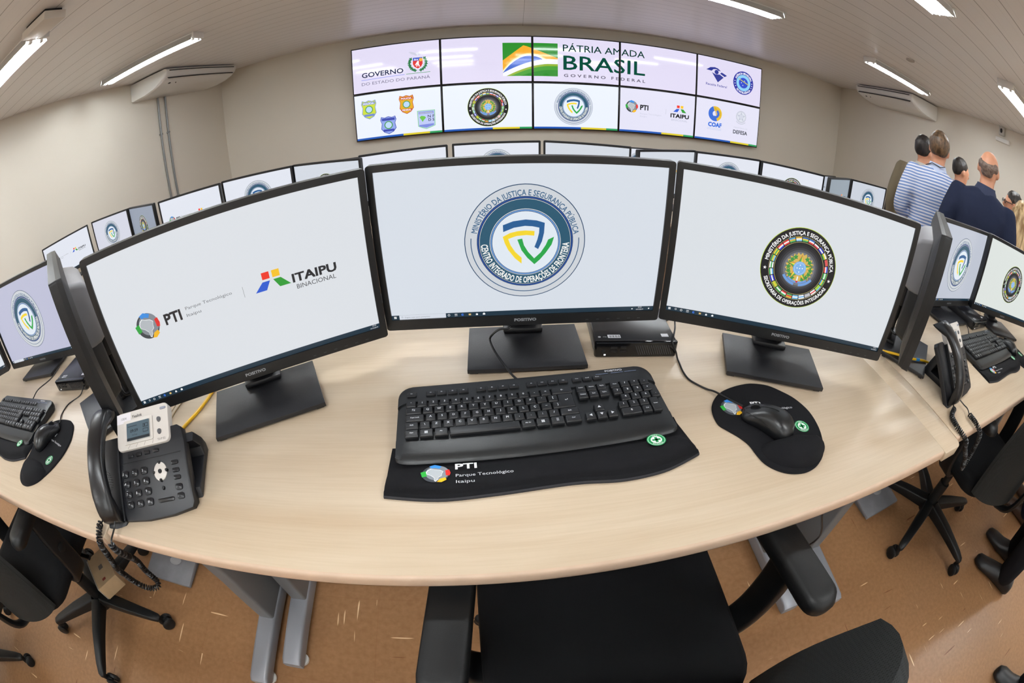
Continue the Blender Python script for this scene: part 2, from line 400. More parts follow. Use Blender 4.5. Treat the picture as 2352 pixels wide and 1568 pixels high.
# ---------------------------------------------------------------- the room shell
F1, F2, F3 = 0.0, -.225, -.45      # floors of the three tiers, stepping down to the video wall
CEIL = 2.26
BACK, LEFT, FRONT = 6.70, -4.0, -3.2
def wall_x(y): return 6.90 - .2125*(BACK-y)   # the right wall is not square to the others
wall_m = mat('wall_paint', '#E2DBCE', rough=.75, spec=.25, bump=(220, .12))
def ceil_mat():
    m = bpy.data.materials.new('ceiling_boards'); m.use_nodes = True; nt = m.node_tree; b = nt.nodes['Principled BSDF']
    N = nt.nodes.new; Lk = nt.links.new
    tc = N('ShaderNodeTexCoord'); sp = N('ShaderNodeSeparateXYZ'); Lk(tc.outputs['Object'], sp.inputs[0])
    def math_(op, a, b_=None):
        n = N('ShaderNodeMath'); n.operation = op
        for i, v in enumerate((a, b_)):
            if v is None: continue
            if isinstance(v, (int, float)): n.inputs[i].default_value = v
            else: Lk(v, n.inputs[i])
        return n.outputs[0]
    def groove(coord, period, off, half):
        f = math_('FRACT', math_('DIVIDE', math_('ADD', coord, off), period))
        d = math_('MULTIPLY', math_('ABSOLUTE', math_('SUBTRACT', f, .5)), period)
        return math_('LESS_THAN', d, half), d
    g1, d1 = groove(sp.outputs['Y'], .1965, .03, .0035)     # the boards run across the room
    g0, d0 = groove(sp.outputs['Y'], .1965/2, .03, .0012)
    g2, d2 = groove(math_('ADD', sp.outputs['X'], math_('MULTIPLY', sp.outputs['Y'], -.1)), 5.45, 5.37-2.725, .0025)
    mx = math_('MAXIMUM', math_('MAXIMUM', math_('MULTIPLY', g1, .55), math_('MULTIPLY', g0, .10)), math_('MULTIPLY', g2, .7))
    r = N('ShaderNodeMix'); r.data_type = 'RGBA'
    r.inputs[6].default_value = (*lin('#EDEBEA'), 1); r.inputs[7].default_value = (*lin('#4A423C'), 1)
    Lk(mx, r.inputs[0]); Lk(r.outputs[2], b.inputs['Base Color'])
    b.inputs['Roughness'].default_value = .33; b.inputs['Specular IOR Level'].default_value = .5
    bp = N('ShaderNodeBump'); bp.inputs['Strength'].default_value = .25; bp.inputs['Distance'].default_value = .004; bp.invert = True
    Lk(mx, bp.inputs['Height']); Lk(bp.outputs['Normal'], b.inputs['Normal'])
    return m
def floor_mat():
    m = bpy.data.materials.new('vinyl_tiles'); m.use_nodes = True; nt = m.node_tree; b = nt.nodes['Principled BSDF']
    N = nt.nodes.new; Lk = nt.links.new
    tc = N('ShaderNodeTexCoord')
    def mp(scale, rot=0, loc=(0, 0, 0)):
        n = N('ShaderNodeMapping'); n.inputs['Scale'].default_value = scale; n.inputs['Rotation'].default_value = (0, 0, rot); n.inputs['Location'].default_value = loc
        Lk(tc.outputs['Object'], n.inputs['Vector']); return n.outputs[0]
    def ramp(fac, stops):
        r = N('ShaderNodeValToRGB')
        while len(r.color_ramp.elements) < len(stops): r.color_ramp.elements.new(.5)
        for e, (p, c) in zip(r.color_ramp.elements, stops): e.position = p; e.color = c
        Lk(fac, r.inputs[0]); return r.outputs[0]
    def mix(f, a, b_, mode='MIX'):
        n = N('ShaderNodeMix'); n.data_type = 'RGBA'; n.blend_type = mode
        for i, v in ((0, f), (6, a), (7, b_)):
            if isinstance(v, (int, float)): n.inputs[i].default_value = v
            elif isinstance(v, tuple): n.inputs[i].default_value = v
            else: Lk(v, n.inputs[i])
        return n.outputs[2]
    def noise(v, s, d=2, ro=.5):
        n = N('ShaderNodeTexNoise'); n.inputs['Scale'].default_value = s; n.inputs['Detail'].default_value = d; n.inputs['Roughness'].default_value = ro; Lk(v, n.inputs['Vector']); return n.outputs['Fac']
    base = (*lin('#B98A63'), 1)
    # chequer of 30 cm tiles decides which way the streaks of a tile run
    ch = N('ShaderNodeTexChecker'); ch.inputs['Scale'].default_value = 1/.30; ch.inputs[1].default_value = (1, 1, 1, 1); ch.inputs[2].default_value = (0, 0, 0, 1)
    Lk(mp((1, 1, 0), 0, (.07, .03, .5)), ch.inputs['Vector'])
    def streak(seed, thr):
        a = noise(mp((70, 5, 1), 0, (seed, seed, 0)), 1, 1); c = noise(mp((5, 70, 1), 0, (seed+3, seed, 0)), 1, 1)
        s_ = mix(ch.outputs['Fac'], a, c)
        return ramp(s_, [(thr, (0, 0, 0, 1)), (thr+.025, (1, 1, 1, 1))])
    cl = noise(mp((1, 1, 1)), 1.3, 3)
    col = mix(cl, (*lin('#8A6744'), 1), (*lin('#98724E'), 1))
    col = mix(.35, col, ramp(noise(mp((1, 1, 1)), 60, 2), [(.3, (*lin('#7E5738'), 1)), (.7, (*lin('#A67A57'), 1))]))
    col = mix(streak(1.0, .735), col, (*lin('#E0C39C'), 1)); col = mix(streak(9.0, .742), col, (*lin('#6F4426'), 1))
    bk = N('ShaderNodeTexBrick'); bk.offset = 0; bk.inputs['Scale'].default_value = 1; bk.inputs['Mortar Size'].default_value = .0012; bk.inputs['Brick Width'].default_value = .30; bk.inputs['Row Height'].default_value = .30
    bk.inputs[1].default_value = (0, 0, 0, 1); bk.inputs[2].default_value = (0, 0, 0, 1); bk.inputs[3].default_value = (1, 1, 1, 1)
    Lk(mp((1, 1, 0), 0, (.07, .03, 0)), bk.inputs['Vector'])
    f = N('ShaderNodeMath'); f.operation = 'MULTIPLY'; f.inputs[1].default_value = .35; Lk(bk.outputs['Fac'], f.inputs[0])
    col = mix(f.outputs[0], col, (*lin('#84593A'), 1))
    Lk(col, b.inputs['Base Color']); b.inputs['Roughness'].default_value = .36; b.inputs['Specular IOR Level'].default_value = .4
    return m
floor_m = floor_mat(); ceil_m = ceil_mat()
E1, EE2 = 1.16, 3.30     # edges of the raised tiers
g = G()
for z, y0, y1 in ((F1, FRONT-.1, E1), (F2, E1, EE2), (F3, EE2, BACK+.1)):
    g.add([(LEFT-.1, y0, z), (7.2, y0, z), (7.2, y1, z), (LEFT-.1, y1, z), (LEFT-.1, y0, -.6), (7.2, y0, -.6), (7.2, y1, -.6), (LEFT-.1, y1, -.6)],
          [(0, 1, 2, 3), (7, 6, 5, 4), (0, 4, 5, 1), (1, 5, 6, 2), (2, 6, 7, 3), (3, 7, 4, 0)])
struct('floor', g, floor_m, 0)
g = G(); g.box((1.5, (FRONT+BACK)/2, CEIL+.06), (11.6, BACK-FRONT+.4, .12)); struct('ceiling', g, ceil_m, 0)
g = G(); g.box((1.5, BACK+.06, .83), (11.4, .12, 2.86)); struct('wall_back', g, wall_m, 0)
g = G(); g.box((1.5, FRONT-.06, .83), (11.4, .12, 2.86)); struct('wall_front', g, wall_m, 0)
g = G(); g.box((LEFT-.06, (FRONT+BACK)/2, .83), (.12, BACK-FRONT, 2.86)); struct('wall_left', g, wall_m, 0)
g = G(); a, b = (wall_x(BACK), BACK), (wall_x(FRONT), FRONT)
g.prism([a, b, (b[0]+.14, b[1]), (a[0]+.14, a[1])], -.6, CEIL); struct('wall_right', g, wall_m, 0)

# ---------------------------------------------------------------- fluorescent fittings
white_m = mat('white_enamel', '#E6E4E0', rough=.35)
tube_m = lamp_mat('lit_tube', (.915, .965, 1.0), LAMP)
refl_m = mat('lamp_reflector', '#BDBDBB', rough=.3)
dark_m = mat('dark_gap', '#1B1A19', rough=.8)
def make_lamp():
    t = thing('fluorescent_fixture', '', 'ceiling light')
    g = G()
    # tray: back plate, two long wings, two end caps
    g.box((0, 0, -.008), (1.27, .135, .016)); g.prism([(-.067, -.016), (-.02, -.016), (-.02, -.05), (.02, -.05), (.02, -.016), (.067, -.016), (.067, 0), (-.067, 0)], -.635, .635, M=Matrix.Rotation(PI/2, 4, 'Z') @ Matrix.Rotation(PI/2, 4, 'X'))
    for s in (-1, 1): g.box((s*.632, 0, -.030), (.022, .176, .060), bev=.003)
    g.build('housing', white_m, t)
    g = G()
    for s in (-1, 1):
        g.add([(-.615, s*.067, -.014), (.615, s*.067, -.014), (.615, s*.088, -.070), (-.615, s*.088, -.070), (-.615, s*.070, -.012), (.615, s*.070, -.012), (.615, s*.091, -.070), (-.615, s*.091, -.070)],
              [(0, 1, 2, 3), (7, 6, 5, 4), (3, 2, 6, 7), (0, 4, 5, 1), (0, 3, 7, 4), (1, 5, 6, 2)])
    g.build('reflector', refl_m, t, smooth=0)
    for s in (-1, 1):
        g = G(); g.tube([(-.590, s*.044, -.060), (.590, s*.044, -.060)], .0140, n=12)
        o = g.build('lamp_tube', tube_m, t)
        for e in (-1, 1):
            g = G(); g.box((e*.604, s*.044, -.052), (.026, .026, .040), bev=.003); g.build('lamp_holder', white_m, o)
    return t
LAMPS = [(-2.93, 3.46, 'in front of the left air conditioner'), (-.45, 3.42, ''), (1.90, 3.25, 'at top, nearest the video wall'), (4.60, 3.40, 'beside the right air conditioner'),
         (-2.80, 1.50, 'beside the flat ceiling box at far left'), (-.55, 1.45, ''), (1.72, 1.36, 'at top right, on the ceiling seam'), (4.28, 1.47, 'above the small emergency light at right')]
lamp0 = make_lamp()
first = True
for x, y, where in LAMPS:
    lab = ('twin tube white ceiling light ' + where) if where else 'twin tube white ceiling light overhead, between its neighbours'
    if first:
        lamp0.location = (x, y, CEIL); lamp0['label'] = lab; lamp0['group'] = 'ceiling lights'; first = False
    else: dup(lamp0, (x, y, CEIL), 0, lab, 'ceiling lights')
for y in (-.5, -2.3):
    for x in (-2.8, -.5, 1.75, 4.0): dup(lamp0, (x, y, CEIL), 0, 'twin tube white ceiling light behind the camera', 'ceiling lights behind the camera')

# flat box beside the left lamp
t = thing('ceiling_box', 'small flat white box screwed to the ceiling at top left', 'ceiling box', (-2.02, 1.43, CEIL))
g = G(); g.box((0, 0, -.045), (.235, .165, .05), bev=.006); g.build('cover', mat('box_cream', '#DAD4CB', rough=.45), t)
g = G(); g.box((0, 0, -.012), (.19, .13, .024)); g.build('shadow_gap', dark_m, t)  # dark slab stands in for the shadow between cover and ceiling
g = G(); g.lathe([(.045, 0), (.045, -.015), (.03, -.022), (0.001, -.024)], 20)
o = tag(g.build('smoke_detector', mat('detector_grey', '#B5AEA7', rough=.5)), 'round grey disc on the ceiling at right, above the right air conditioner', 'smoke detector'); o.location = (3.79, 2.67, CEIL)

# ---------------------------------------------------------------- air conditioners
ac_m = mat('ac_white', '#E4E2DD', rough=.3); ac_d = mat('ac_slot', '#2A2826', rough=.6)
def make_ac(Ly, hand):
    """ceiling unit with its back on a wall: x from the wall (0) out to the front, y along the wall"""
    t = thing('air_conditioner', '', 'air conditioner')
    prof = [(0, 0), (.60, 0), (.62, -.02), (.62, -.06), (.60, -.095), (.54, -.145), (.42, -.195), (.25, -.225), (.02, -.235), (0, -.22)]
    def sec(y, k=1): return [(x*k + (0 if k == 1 else .0), y, z*k - (1-k)*.02) for x, z in prof]
    g = G(); g.loft([sec(.045), sec(Ly-.045)]); g.build('body', ac_m, t, smooth=40)
    for y0, y1 in ((0, .045), (Ly-.045, Ly)):
        g = G()
        edge, inn = (y0, y1) if y0 == 0 else (y1, y0)
        g.loft([[(x*.94+.01, edge, z*.94-.006) for x, z in prof], [(x, edge+(inn-edge)*.4, z) for x, z in prof], [(x*1.008, inn, z*1.01) for x, z in prof]]); g.build('end_cap', ac_m, t, smooth=40)
    g = G(); g.box((.622, Ly/2, -.030), (.006, Ly-.16, .012)); g.box((.585, Ly/2, -.108), (.05, Ly-.16, .006), rot=(0, .75, 0)); g.build('air_slot', ac_d, t)
    g = G(); g.add([(.612, .09, -.076), (.612, Ly-.09, -.076), (.600, Ly-.09, -.096), (.600, .09, -.096), (.606, .09, -.078), (.606, Ly-.09, -.078), (.594, Ly-.09, -.095), (.594, .09, -.095)], [(0, 1, 2, 3), (7, 6, 5, 4), (0, 4, 5, 1), (2, 6, 7, 3), (1, 5, 6, 2), (0, 3, 7, 4)]); g.build('louver', ac_m, t)
    g = G()
    for yy, r in ((.22, .022), (.36, .010)):
        G().ell((.500, yy, -.163), (r, r, .008), 12).build('receiver', mat('receiver_black', '#2B2B2C', rough=.3), t)
    return t
acl = make_ac(1.80, 1); acl['label'] = 'white ceiling air conditioner at upper left above two grey pipes'; acl.location = (LEFT, 4.35, CEIL-.015); acl['group'] = 'ceiling air conditioners'
ang = math.atan2(.2125, 1)
acr = dup(acl, (wall_x(5.34), 5.34, CEIL-.015), PI-ang, 'white ceiling air conditioner at upper right above the standing men', 'ceiling air conditioners')
pipe_m = mat('galvanised', '#8C8E8E', rough=.4, metal=.6)
for y, lab in ((4.90, 'left of two grey vertical conduits on the left wall'), (5.07, 'right of two grey vertical conduits on the left wall')):
    t = thing('conduit_pipe', lab, 'conduit', (LEFT+.022, y, -.45), 0, 'grey conduits on the left wall')
    g = G(); g.tube([(0, 0, 0), (0, 0, 2.50)], .0165, 10); g.build('pipe', pipe_m, t)
    for z in (1.95, 1.05, .35):
        g = G(); g.box((-.004, 0, z), (.034, .052, .022), bev=.003); g.build('clamp', pipe_m, t)
acr.scale = (1, .86, 1)
# little fittings on the right wall
t = thing('emergency_light', 'small white emergency light high on the right wall at the photo edge', 'emergency light', (wall_x(2.4)-.02, 2.42, 2.10), -ang)
g = G(); g.box((0, 0, -.02), (.05, .26, .055), bev=.008); g.build('case', mat('fitting_white', '#E8E6E1', rough=.4), t)
g = G(); g.box((0, .03, .10), (.035, .10, .12), bev=.006); g.build('battery_box', mat('fitting_grey', '#C9C6BF', rough=.4), t)
g = G(); g.ell((-.02, .03, .10), (.012, .022, .035), 10); g.build('lens', mat('lens_dark', '#33312E', rough=.2), t)
t = thing('wall_plate', 'small pale wall plate behind the men at right', 'wall plate', (wall_x(3.85)-.012, 3.85, 1.565), -ang)
g = G(); g.box((0, 0, 0), (.02, .16, .11), bev=.004); g.build('plate', mat('fitting_white', '#E8E6E1'), t)
# ---------------------------------------------------------------- video wall
PW, PH = 1.281, .7226
VX, VY, VZ = 1.504, 6.55, CAM_Z + .1007
wall_black = mat('panel_black', '#17181A', rough=.35)
def emg(col): return em(col, 1.08, .06, .5)      # the wall panels are glossy
def emd(col): return em(col, 1.10, .22, .35)
class VE(E2):
    """draws in panel-count units (u 0..5, v -1..1) clipped to one panel"""
    def __init__(s, col, row):
        super().__init__(lay=.0010, base=.0012); s.col = col; s.row = row
        s.lim = (-PW/2+.016, -PH/2+.018, PW/2-.016, PH/2-.018)
    def cv(s, u, v): return ((u-s.col-.5)*PW, (v-(.5 if s.row else -.5))*PH)
    def put(s, pts, faces, layer, m, copies=1):
        x0, y0, x1, y1 = s.lim
        def cut(poly, ax, lim, sg):
            out = []
            for i in range(len(poly)):
                a, b = poly[i], poly[(i+1) % len(poly)]
                ia, ib = sg*(a[ax]-lim) >= 0, sg*(b[ax]-lim) >= 0
                if ia: out.append(a)
                if ia != ib:
                    t = (lim-a[ax])/(b[ax]-a[ax]); out.append((a[0]+(b[0]-a[0])*t, a[1]+(b[1]-a[1])*t))
            return out
        for f in faces:
            p = [pts[i] for i in f]
            if max(q[0] for q in p) > x1: p = cut(p, 0, x1, -1)
            if p and min(q[0] for q in p) < x0: p = cut(p, 0, x0, 1)
            if len(p) > 2: super().put(p, [tuple(range(len(p)))], layer, m)
        return s
    def T(s, L): return [s.cv(*p) for p in L]
    def wtext(s, txt, u0, v0, u1, v1, layer, m, bold=0):
        a, b = s.cv(u0, v0), s.cv(u1, v1); return s.text(txt, a[0], a[1], b[1]-a[1], layer, m, w=b[0]-a[0], bold=bold)
def shield_badge(e, c, w, h, m1, m2, txt1, txt2):
    P = [(0, .50), (.22, .44), (.44, .50), (.50, .30), (.42, .10), (.48, -.20), (.30, -.40), (0, -.52)]
    pts = [(c[0]+x*w, c[1]+y*h) for x, y in P] + [(c[0]-x*w, c[1]+y*h) for x, y in reversed(P[1:-1])]
    e.poly(pts, 1, emd(m2)); e.poly([(c[0]+(x-c[0])*.92, c[1]+(y-c[1])*.93) for x, y in pts], 2, emd(m1))
    e.disc((c[0], c[1]+.0*h), w*.26, 3, emd('#4E9A4A')); e.disc((c[0], c[1]), w*.20, 4, emd('#B7D3F2'))
    e.rect(c[0]-.40*w, c[1]+.26*h, c[0]+.40*w, c[1]+.40*h, 3, emd(m2)); e.rect(c[0]-.34*w, c[1]-.36*h, c[0]+.34*w, c[1]-.24*h, 3, emd(m2))
    if txt1: e.text(txt1, c[0], c[1]+.285*h, .085*h, 4, emd('#F6F6F6'), w=.7*w, bold=.04, align='c')
    if txt2: e.text(txt2, c[0], c[1]-.340*h, .085*h, 4, emd('#F6F6F6'), w=.6*w, bold=.04, align='c')
def brasil(e):
    m = emg
    rect = lambda u0, v0, u1, v1, L, c: e.poly(e.T([(u0, v0), (u1, v0), (u1, v1), (u0, v1)]), L, m(c))
    rect(1.674, .133, 2.280, .845, 1, '#1E8A22')
    strip = lambda top, bot, L, c: [e.poly(e.T([top[i], top[i+1], bot[i+1], bot[i]]), L, m(c)) for i in range(len(top)-1)]
    us = [1.674 + .606*i/16 for i in range(17)]
    rise = lambda u, pk, w0, w1: pk - (w0*(1.905-u)/.231 if u < 1.905 else w1*(u-1.905)/.375)
    strip([(u, rise(u, .795, .33, .27)) for u in us], [(u, .133) for u in us], 2, '#EFA91E')
    arc = lambda u, t, k: t - k*((u-1.975)/.30)**2
    for L, t, col in ((3, .625, '#F4D98A'), (4, .600, '#F7F3DC'), (5, .570, '#3763C8')):
        strip([(u, max(.133, arc(u, t, .36))) for u in us], [(u, .133) for u in us], L, col)
    for L, t, col in ((6, .500, '#EDEEF4'), (7, .395, '#8FAF2E'), (8, .350, '#3E9A2C'), (9, .265, '#1E8A22')):
        low = lambda u: t - .30*((2.18-u)/.506)**1.7 if u < 2.18 else t
        strip([(u, max(.133, low(u))) for u in us], [(u, .133) for u in us], L, col)
    e.wtext('PÁTRIA AMADA', 2.338, .685, 3.305, .838, 1, m('#0F3B33'), .008)
    e.wtext('BRASIL', 2.343, .288, 3.312, .606, 1, m('#0D4A3A'), .012)
    e.wtext('G O V E R N O   F E D E R A L', 2.349, .131, 3.317, .196, 1, m('#5A5568'), .02)
def parana(e):
    m = emg
    e.wtext('GOVERNO', .116, .343, .588, .450, 1, m('#1D2747'), .02)
    e.wtext('DO ESTADO DO PARANÁ', .109, .175, .880, .240, 1, m('#6B6585'))
    e.poly(e.T([(.108, .286), (.600, .299), (.600, .309), (.108, .296)]), 1, m('#7C88E8')); e.poly(e.T([(.617, .300), (.884, .305), (.884, .315), (.617, .310)]), 1, m('#3E9A58'))
    e.poly(e.T([(.692, .645), (.809, .645), (.811, .50), (.79, .43), (.75, .39), (.71, .43), (.690, .50)]), 1, m('#F0EEF4')); e.poly(e.T([(.697, .638), (.804, .638), (.804, .570), (.697, .570)]), 2, m('#4A62C8'))
    e.poly(e.T([(.697, .570), (.804, .570), (.805, .50), (.787, .44), (.75, .40), (.713, .44), (.696, .50)]), 2, m('#D83030')); e.disc(e.cv(.785, .585), .026, 3, m('#F0B03A'))
    e.poly(e.T([(.71, .58), (.72, .62), (.735, .58), (.745, .61), (.755, .58)]), 3, m('#EDEEF5'))
    e.poly(e.T([(.745, .555), (.757, .57), (.764, .545), (.762, .50), (.775, .44), (.760, .44), (.752, .49), (.742, .44), (.730, .445), (.744, .50), (.725, .47), (.718, .478)]), 3, m('#F4F0F2'))
    for s_ in (-1, 1):
        for i in range(8):
            a = math.radians(270 + s_*(20+15*i)); p = e.cv(.750+.093*math.cos(a), .52+.165*math.sin(a)); e.star(p, .030, .016, 4, 1, m('#2F7A4A'), rot=20*i)
        w_ = [(.752, .70), (.78, .745), (.82, .77), (.848, .77), (.82, .725), (.79, .70), (.765, .675)]
        e.poly(e.T([(.75+s_*(u-.75), v) for u, v in w_]), 1, m('#C9CADC'))
    e.disc(e.cv(.75, .725), .020, 2, m('#E4E4F0'))
def receita(e):
    m = emg; c1 = '#2A3590'
    e.poly(e.T([(4.133, .665), (4.19, .735), (4.255, .755), (4.300, .74), (4.345, .685), (4.31, .685), (4.28, .715), (4.235, .70), (4.21, .655)]), 1, m(c1))
    e.poly(e.T([(4.360, .66), (4.440, .605), (4.405, .565), (4.335, .625)]), 1, m(c1)); e.poly(e.T([(4.215, .62), (4.27, .585), (4.33, .60), (4.390, .545), (4.306, .405)]), 1, m(c1))
    e.disc(e.cv(4.283, .645), .038, 1, m(c1))
    e.wtext('Receita Federal', 4.133, .305, 4.445, .365, 1, m('#3A3F9C'), .01)
    c = e.cv(4.700, .52); r = .206
    e.disc(c, r, 1, m('#2A2F9E')); e.disc(c, r*.70, 2, m('#8CCBEF'))
    e.arctext('AGÊNCIA BRASILEIRA', c, r*.75, r*.16, 160, 20, 3, m('#F2F2FA'), bold=.04); e.arctext('DE INTELIGÊNCIA', c, r*.91, r*.16, 222, 325, 3, m('#F2F2FA'), bold=.04, inside=True)
    for a in (175, 190, 205, -8, 5, 338):
        e.disc((c[0]+r*.84*math.cos(math.radians(a)), c[1]+r*.84*math.sin(math.radians(a))), r*.045, 3, m('#E8ECFA'), n=8)
    e.disc(c, r*.45, 3, m('#2B49C8')); e.poly([(c[0]-.5*r, c[1]+.28*r), (c[0]+.50*r, c[1]-.12*r), (c[0]+.53*r, c[1]-.05*r), (c[0]-.46*r, c[1]+.34*r)], 4, m('#C9C24A'))
    for x, y in ((-.2, .0), (.1, .2), (.2, .05), (-.05, -.2)): e.star((c[0]+x*r, c[1]+y*r), r*.06, r*.025, 5, 4, m('#F4F6FA'))
def badges(e):
    shield_badge(e, e.cv(.175, -.345), .225, .285, '#C8D63A', '#6E86C8', 'POLÍCIA', ''); shield_badge(e, e.cv(.605, -.330), .215, .280, '#E0A81E', '#B8342A', 'POLICIA', 'FEDERAL')
    shield_badge(e, e.cv(.388, -.720), .235, .265, '#8FA3E4', '#3A48A8', '', '')
    w0 = lambda L: e.T(L)
    e.poly(w0([(.718, -.49), (.919, -.49), (.916, -.82), (.86, -.86), (.815, -.885), (.77, -.86), (.722, -.82)]), 1, emd('#8FCBA0')); e.poly(w0([(.727, -.505), (.910, -.505), (.907, -.81), (.815, -.868), (.731, -.81)]), 2, emd('#B9C4EE'))
    e.rect(*e.cv(.735, -.565), *e.cv(.902, -.515), 3, emd('#8896DC')); e.text('FORÇA NACIONAL', *e.cv(.745, -.555), .018, 4, emd('#E8E27A'), w=.19)
    e.poly(w0([(.742, -.63), (.765, -.60), (.80, -.615), (.815, -.645), (.79, -.69), (.775, -.73), (.76, -.68)]), 3, emd('#6CC04A')); e.text('N F', *e.cv(.835, -.65), .045, 3, emd('#26283A'), w=.095, bold=.01); e.text('D S', *e.cv(.840, -.72), .040, 3, emd('#26283A'), w=.085, bold=.02)
    e.poly(w0([(.735, -.79), (.900, -.775), (.900, -.81), (.815, -.855), (.735, -.82)]), 3, emd('#7A88D8'))
def pti_wall(e):
    m = emd
    pti_globe(e, e.cv(3.155, -.418), .0925, m); e.wtext('PTI', 3.262, -.474, 3.367, -.362, 1, m('#17181A'), .045)
    e.wtext('Parque Tecnológico', 3.264, -.575, 3.539, -.540, 1, m('#C4C6D8')); e.wtext('Itaipu', 3.264, -.632, 3.350, -.597, 1, m('#C4C6D8'))
    e.poly(e.T([(3.597, -.52), (3.600, -.52), (3.600, -.40), (3.597, -.40)]), 1, m('#B8BACB'))
    c = e.cv(3.785, -.392); itaipu_sign(e, (c[0]-.0825*3.33, c[1]-.004), 3.33, m)
    e.wtext('ITAIPU', 3.661, -.570, 3.914, -.480, 1, m('#17181A'), .045); e.wtext('BINACIONAL', 3.676, -.648, 3.896, -.602, 1, m('#B9BCD0'))
def coaf(e):
    m = emd; c = e.cv(4.291, -.347); r = .128
    e.ring(c, r*.38, r, 1, m('#E0B92E'), -70, 110); e.ring(c, r*.38, r, 1, m('#3468D0'), 110, 290)
    for i in range(7): e.poly([(c[0]+(-.2+.16*i)*r, c[1]+.92*r-.1*i*r), (c[0]+(-.12+.16*i)*r, c[1]+.92*r-.1*i*r), (c[0]+(.2+.10*i)*r, c[1]-.2*r), (c[0]+(.12+.10*i)*r, c[1]-.2*r)], 2, m('#C8A020'))
    e.ring(c, r*.30, r*.62, 3, m('#3468D0'), -120, 60)
    e.wtext('COAF', 4.195, -.655, 4.398, -.555, 1, m('#3A6ED4'), .06)
    e.text('CONSELHO DE CONTROLE', *e.cv(4.185, -.700), .012, 1, m('#9AB2DC'), w=.27); e.text('DE ATIVIDADES FINANCEIRAS', *e.cv(4.185, -.730), .012, 1, m('#9AB2DC'), w=.27)
    c = e.cv(4.695, -.315)
    e.star(c, .112, .098, 22, 1, m('#C3C6D4')); e.disc(c, .085, 2, m('#D8DBE6')); e.star(c, .088, .040, 5, 3, m('#BCC0D0')); e.disc(c, .040, 4, m('#CDD0DE'))
    e.ring((c[0], c[1]), .118, .132, 1, m('#C3C6D4'), 222, 318)
    e.wtext('MINISTÉRIO DA', 4.590, -.605, 4.812, -.570, 1, m('#C4C7D6')); e.wtext('DEFESA', 4.583, -.737, 4.812, -.647, 1, m('#3E424C'), .03)
PANELS = [('with the state government crest', 'top left', parana, 1), ('with the left half of the flag graphic', 'top', brasil, 1), ('with the right half of the flag graphic', 'top middle', brasil, 1), ('with the end of the green lettering', 'top', brasil, 1), ('with the blue eagle mark and round blue emblem', 'top right', receita, 1),
          ('with four police badges', 'bottom left', badges, 0), ('with the black round seal', 'bottom', None, 0), ('with the round blue ring emblem', 'bottom middle', None, 0), ('with the globe and coloured parallelogram logos', 'bottom', pti_wall, 0), ('with the blue and gold knot and grey crest', 'bottom right', coaf, 0)]
for i, (what, place, fn, row) in enumerate(PANELS):
    col = i % 5
    t = thing('video_wall_panel', '%s video wall panel %s' % (place, what), 'video wall screen', (VX+(col-2)*PW, VY, VZ+(PH/2 if row else -PH/2)), 0, 'video wall panels')
    g = G(); bz = .016; bt = .018; w2, h2 = PW/2-.001, PH/2-.001
    g.box((0, .055, 0), (2*w2-.02, .08, 2*h2-.02)); g.box((0, .012, 0), (2*w2, .022, 2*h2), bev=.002)
    g.build('case', wall_black, t)
    e = VE(col, row); m = emg if row else emd
    base = '#DCD6EE' if row else ('#E4EAF8' if col not in (3, 4) else '#DDDCEE')
    e.rect(*[v for v in e.lim], 0, m(base))
    scr = e.build('screen', t)
    e = VE(col, row)
    if fn: fn(e)
    if not row:
        if col == 1: seal_emblem(e, e.cv(1.503, -.510), 3.34, emd)
        if col == 2: ring_emblem(e, e.cv(2.462, -.500), 2.57, emd, navy='#8C96A8', gray='#C9CFDA')
        b0 = e.lim[1]
        for u0, u1, c in ((0, .55, '#1F56B0'), (.55, .85, '#D9C62E'), (.85, 1, '#2E9A5A')): e.rect((u0-.5)*PW, b0, (u1-.5)*PW, b0+.028, 2, m(c))
    e.build('graphic', scr)
    if col in (0, 2, 4):
        g = G(); g.box((0, .105, 0), (.5, .035, .4)); g.build('wall_bracket', mat('bracket_black', '#101011', rough=.6), t)

# ---------------------------------------------------------------- monitors
plast = mat('black_plastic', '#141517', rough=.42, bump=(900, .12))
plast_s = mat('black_plastic_smooth', '#161719', rough=.28)
plast_b = mat('stand_plastic', '#19191C', rough=.42, bump=(700, .15))
grey_pl = mat('monitor_back_grey', '#2A2A2B', rough=.5, bump=(800, .1))
vent_m = mat('vent_grey', '#2A2A2B', rough=.6)
logo_m = mat('logo_grey', '#8E9094', rough=.4)
DWH, DHH, H0 = .2657, .1494, .2376
_base = {}
def ring_frame(g, w1, h1, r1, w0, h0, r0, cz, cz0, y0, y1, mi=0):
    o = rrect(w1, h1, r1, 5, 0, cz); n = rrect(w0, h0, r0, 5, 0, cz0)
    L = lambda P, y: [(x, y, z) for x, z in P]
    secs = [L(o, y1), L(o, y0), L(n, y0), L(n, y1)]; secs.append(secs[0])
    g.loft(secs, mi, caps=False)
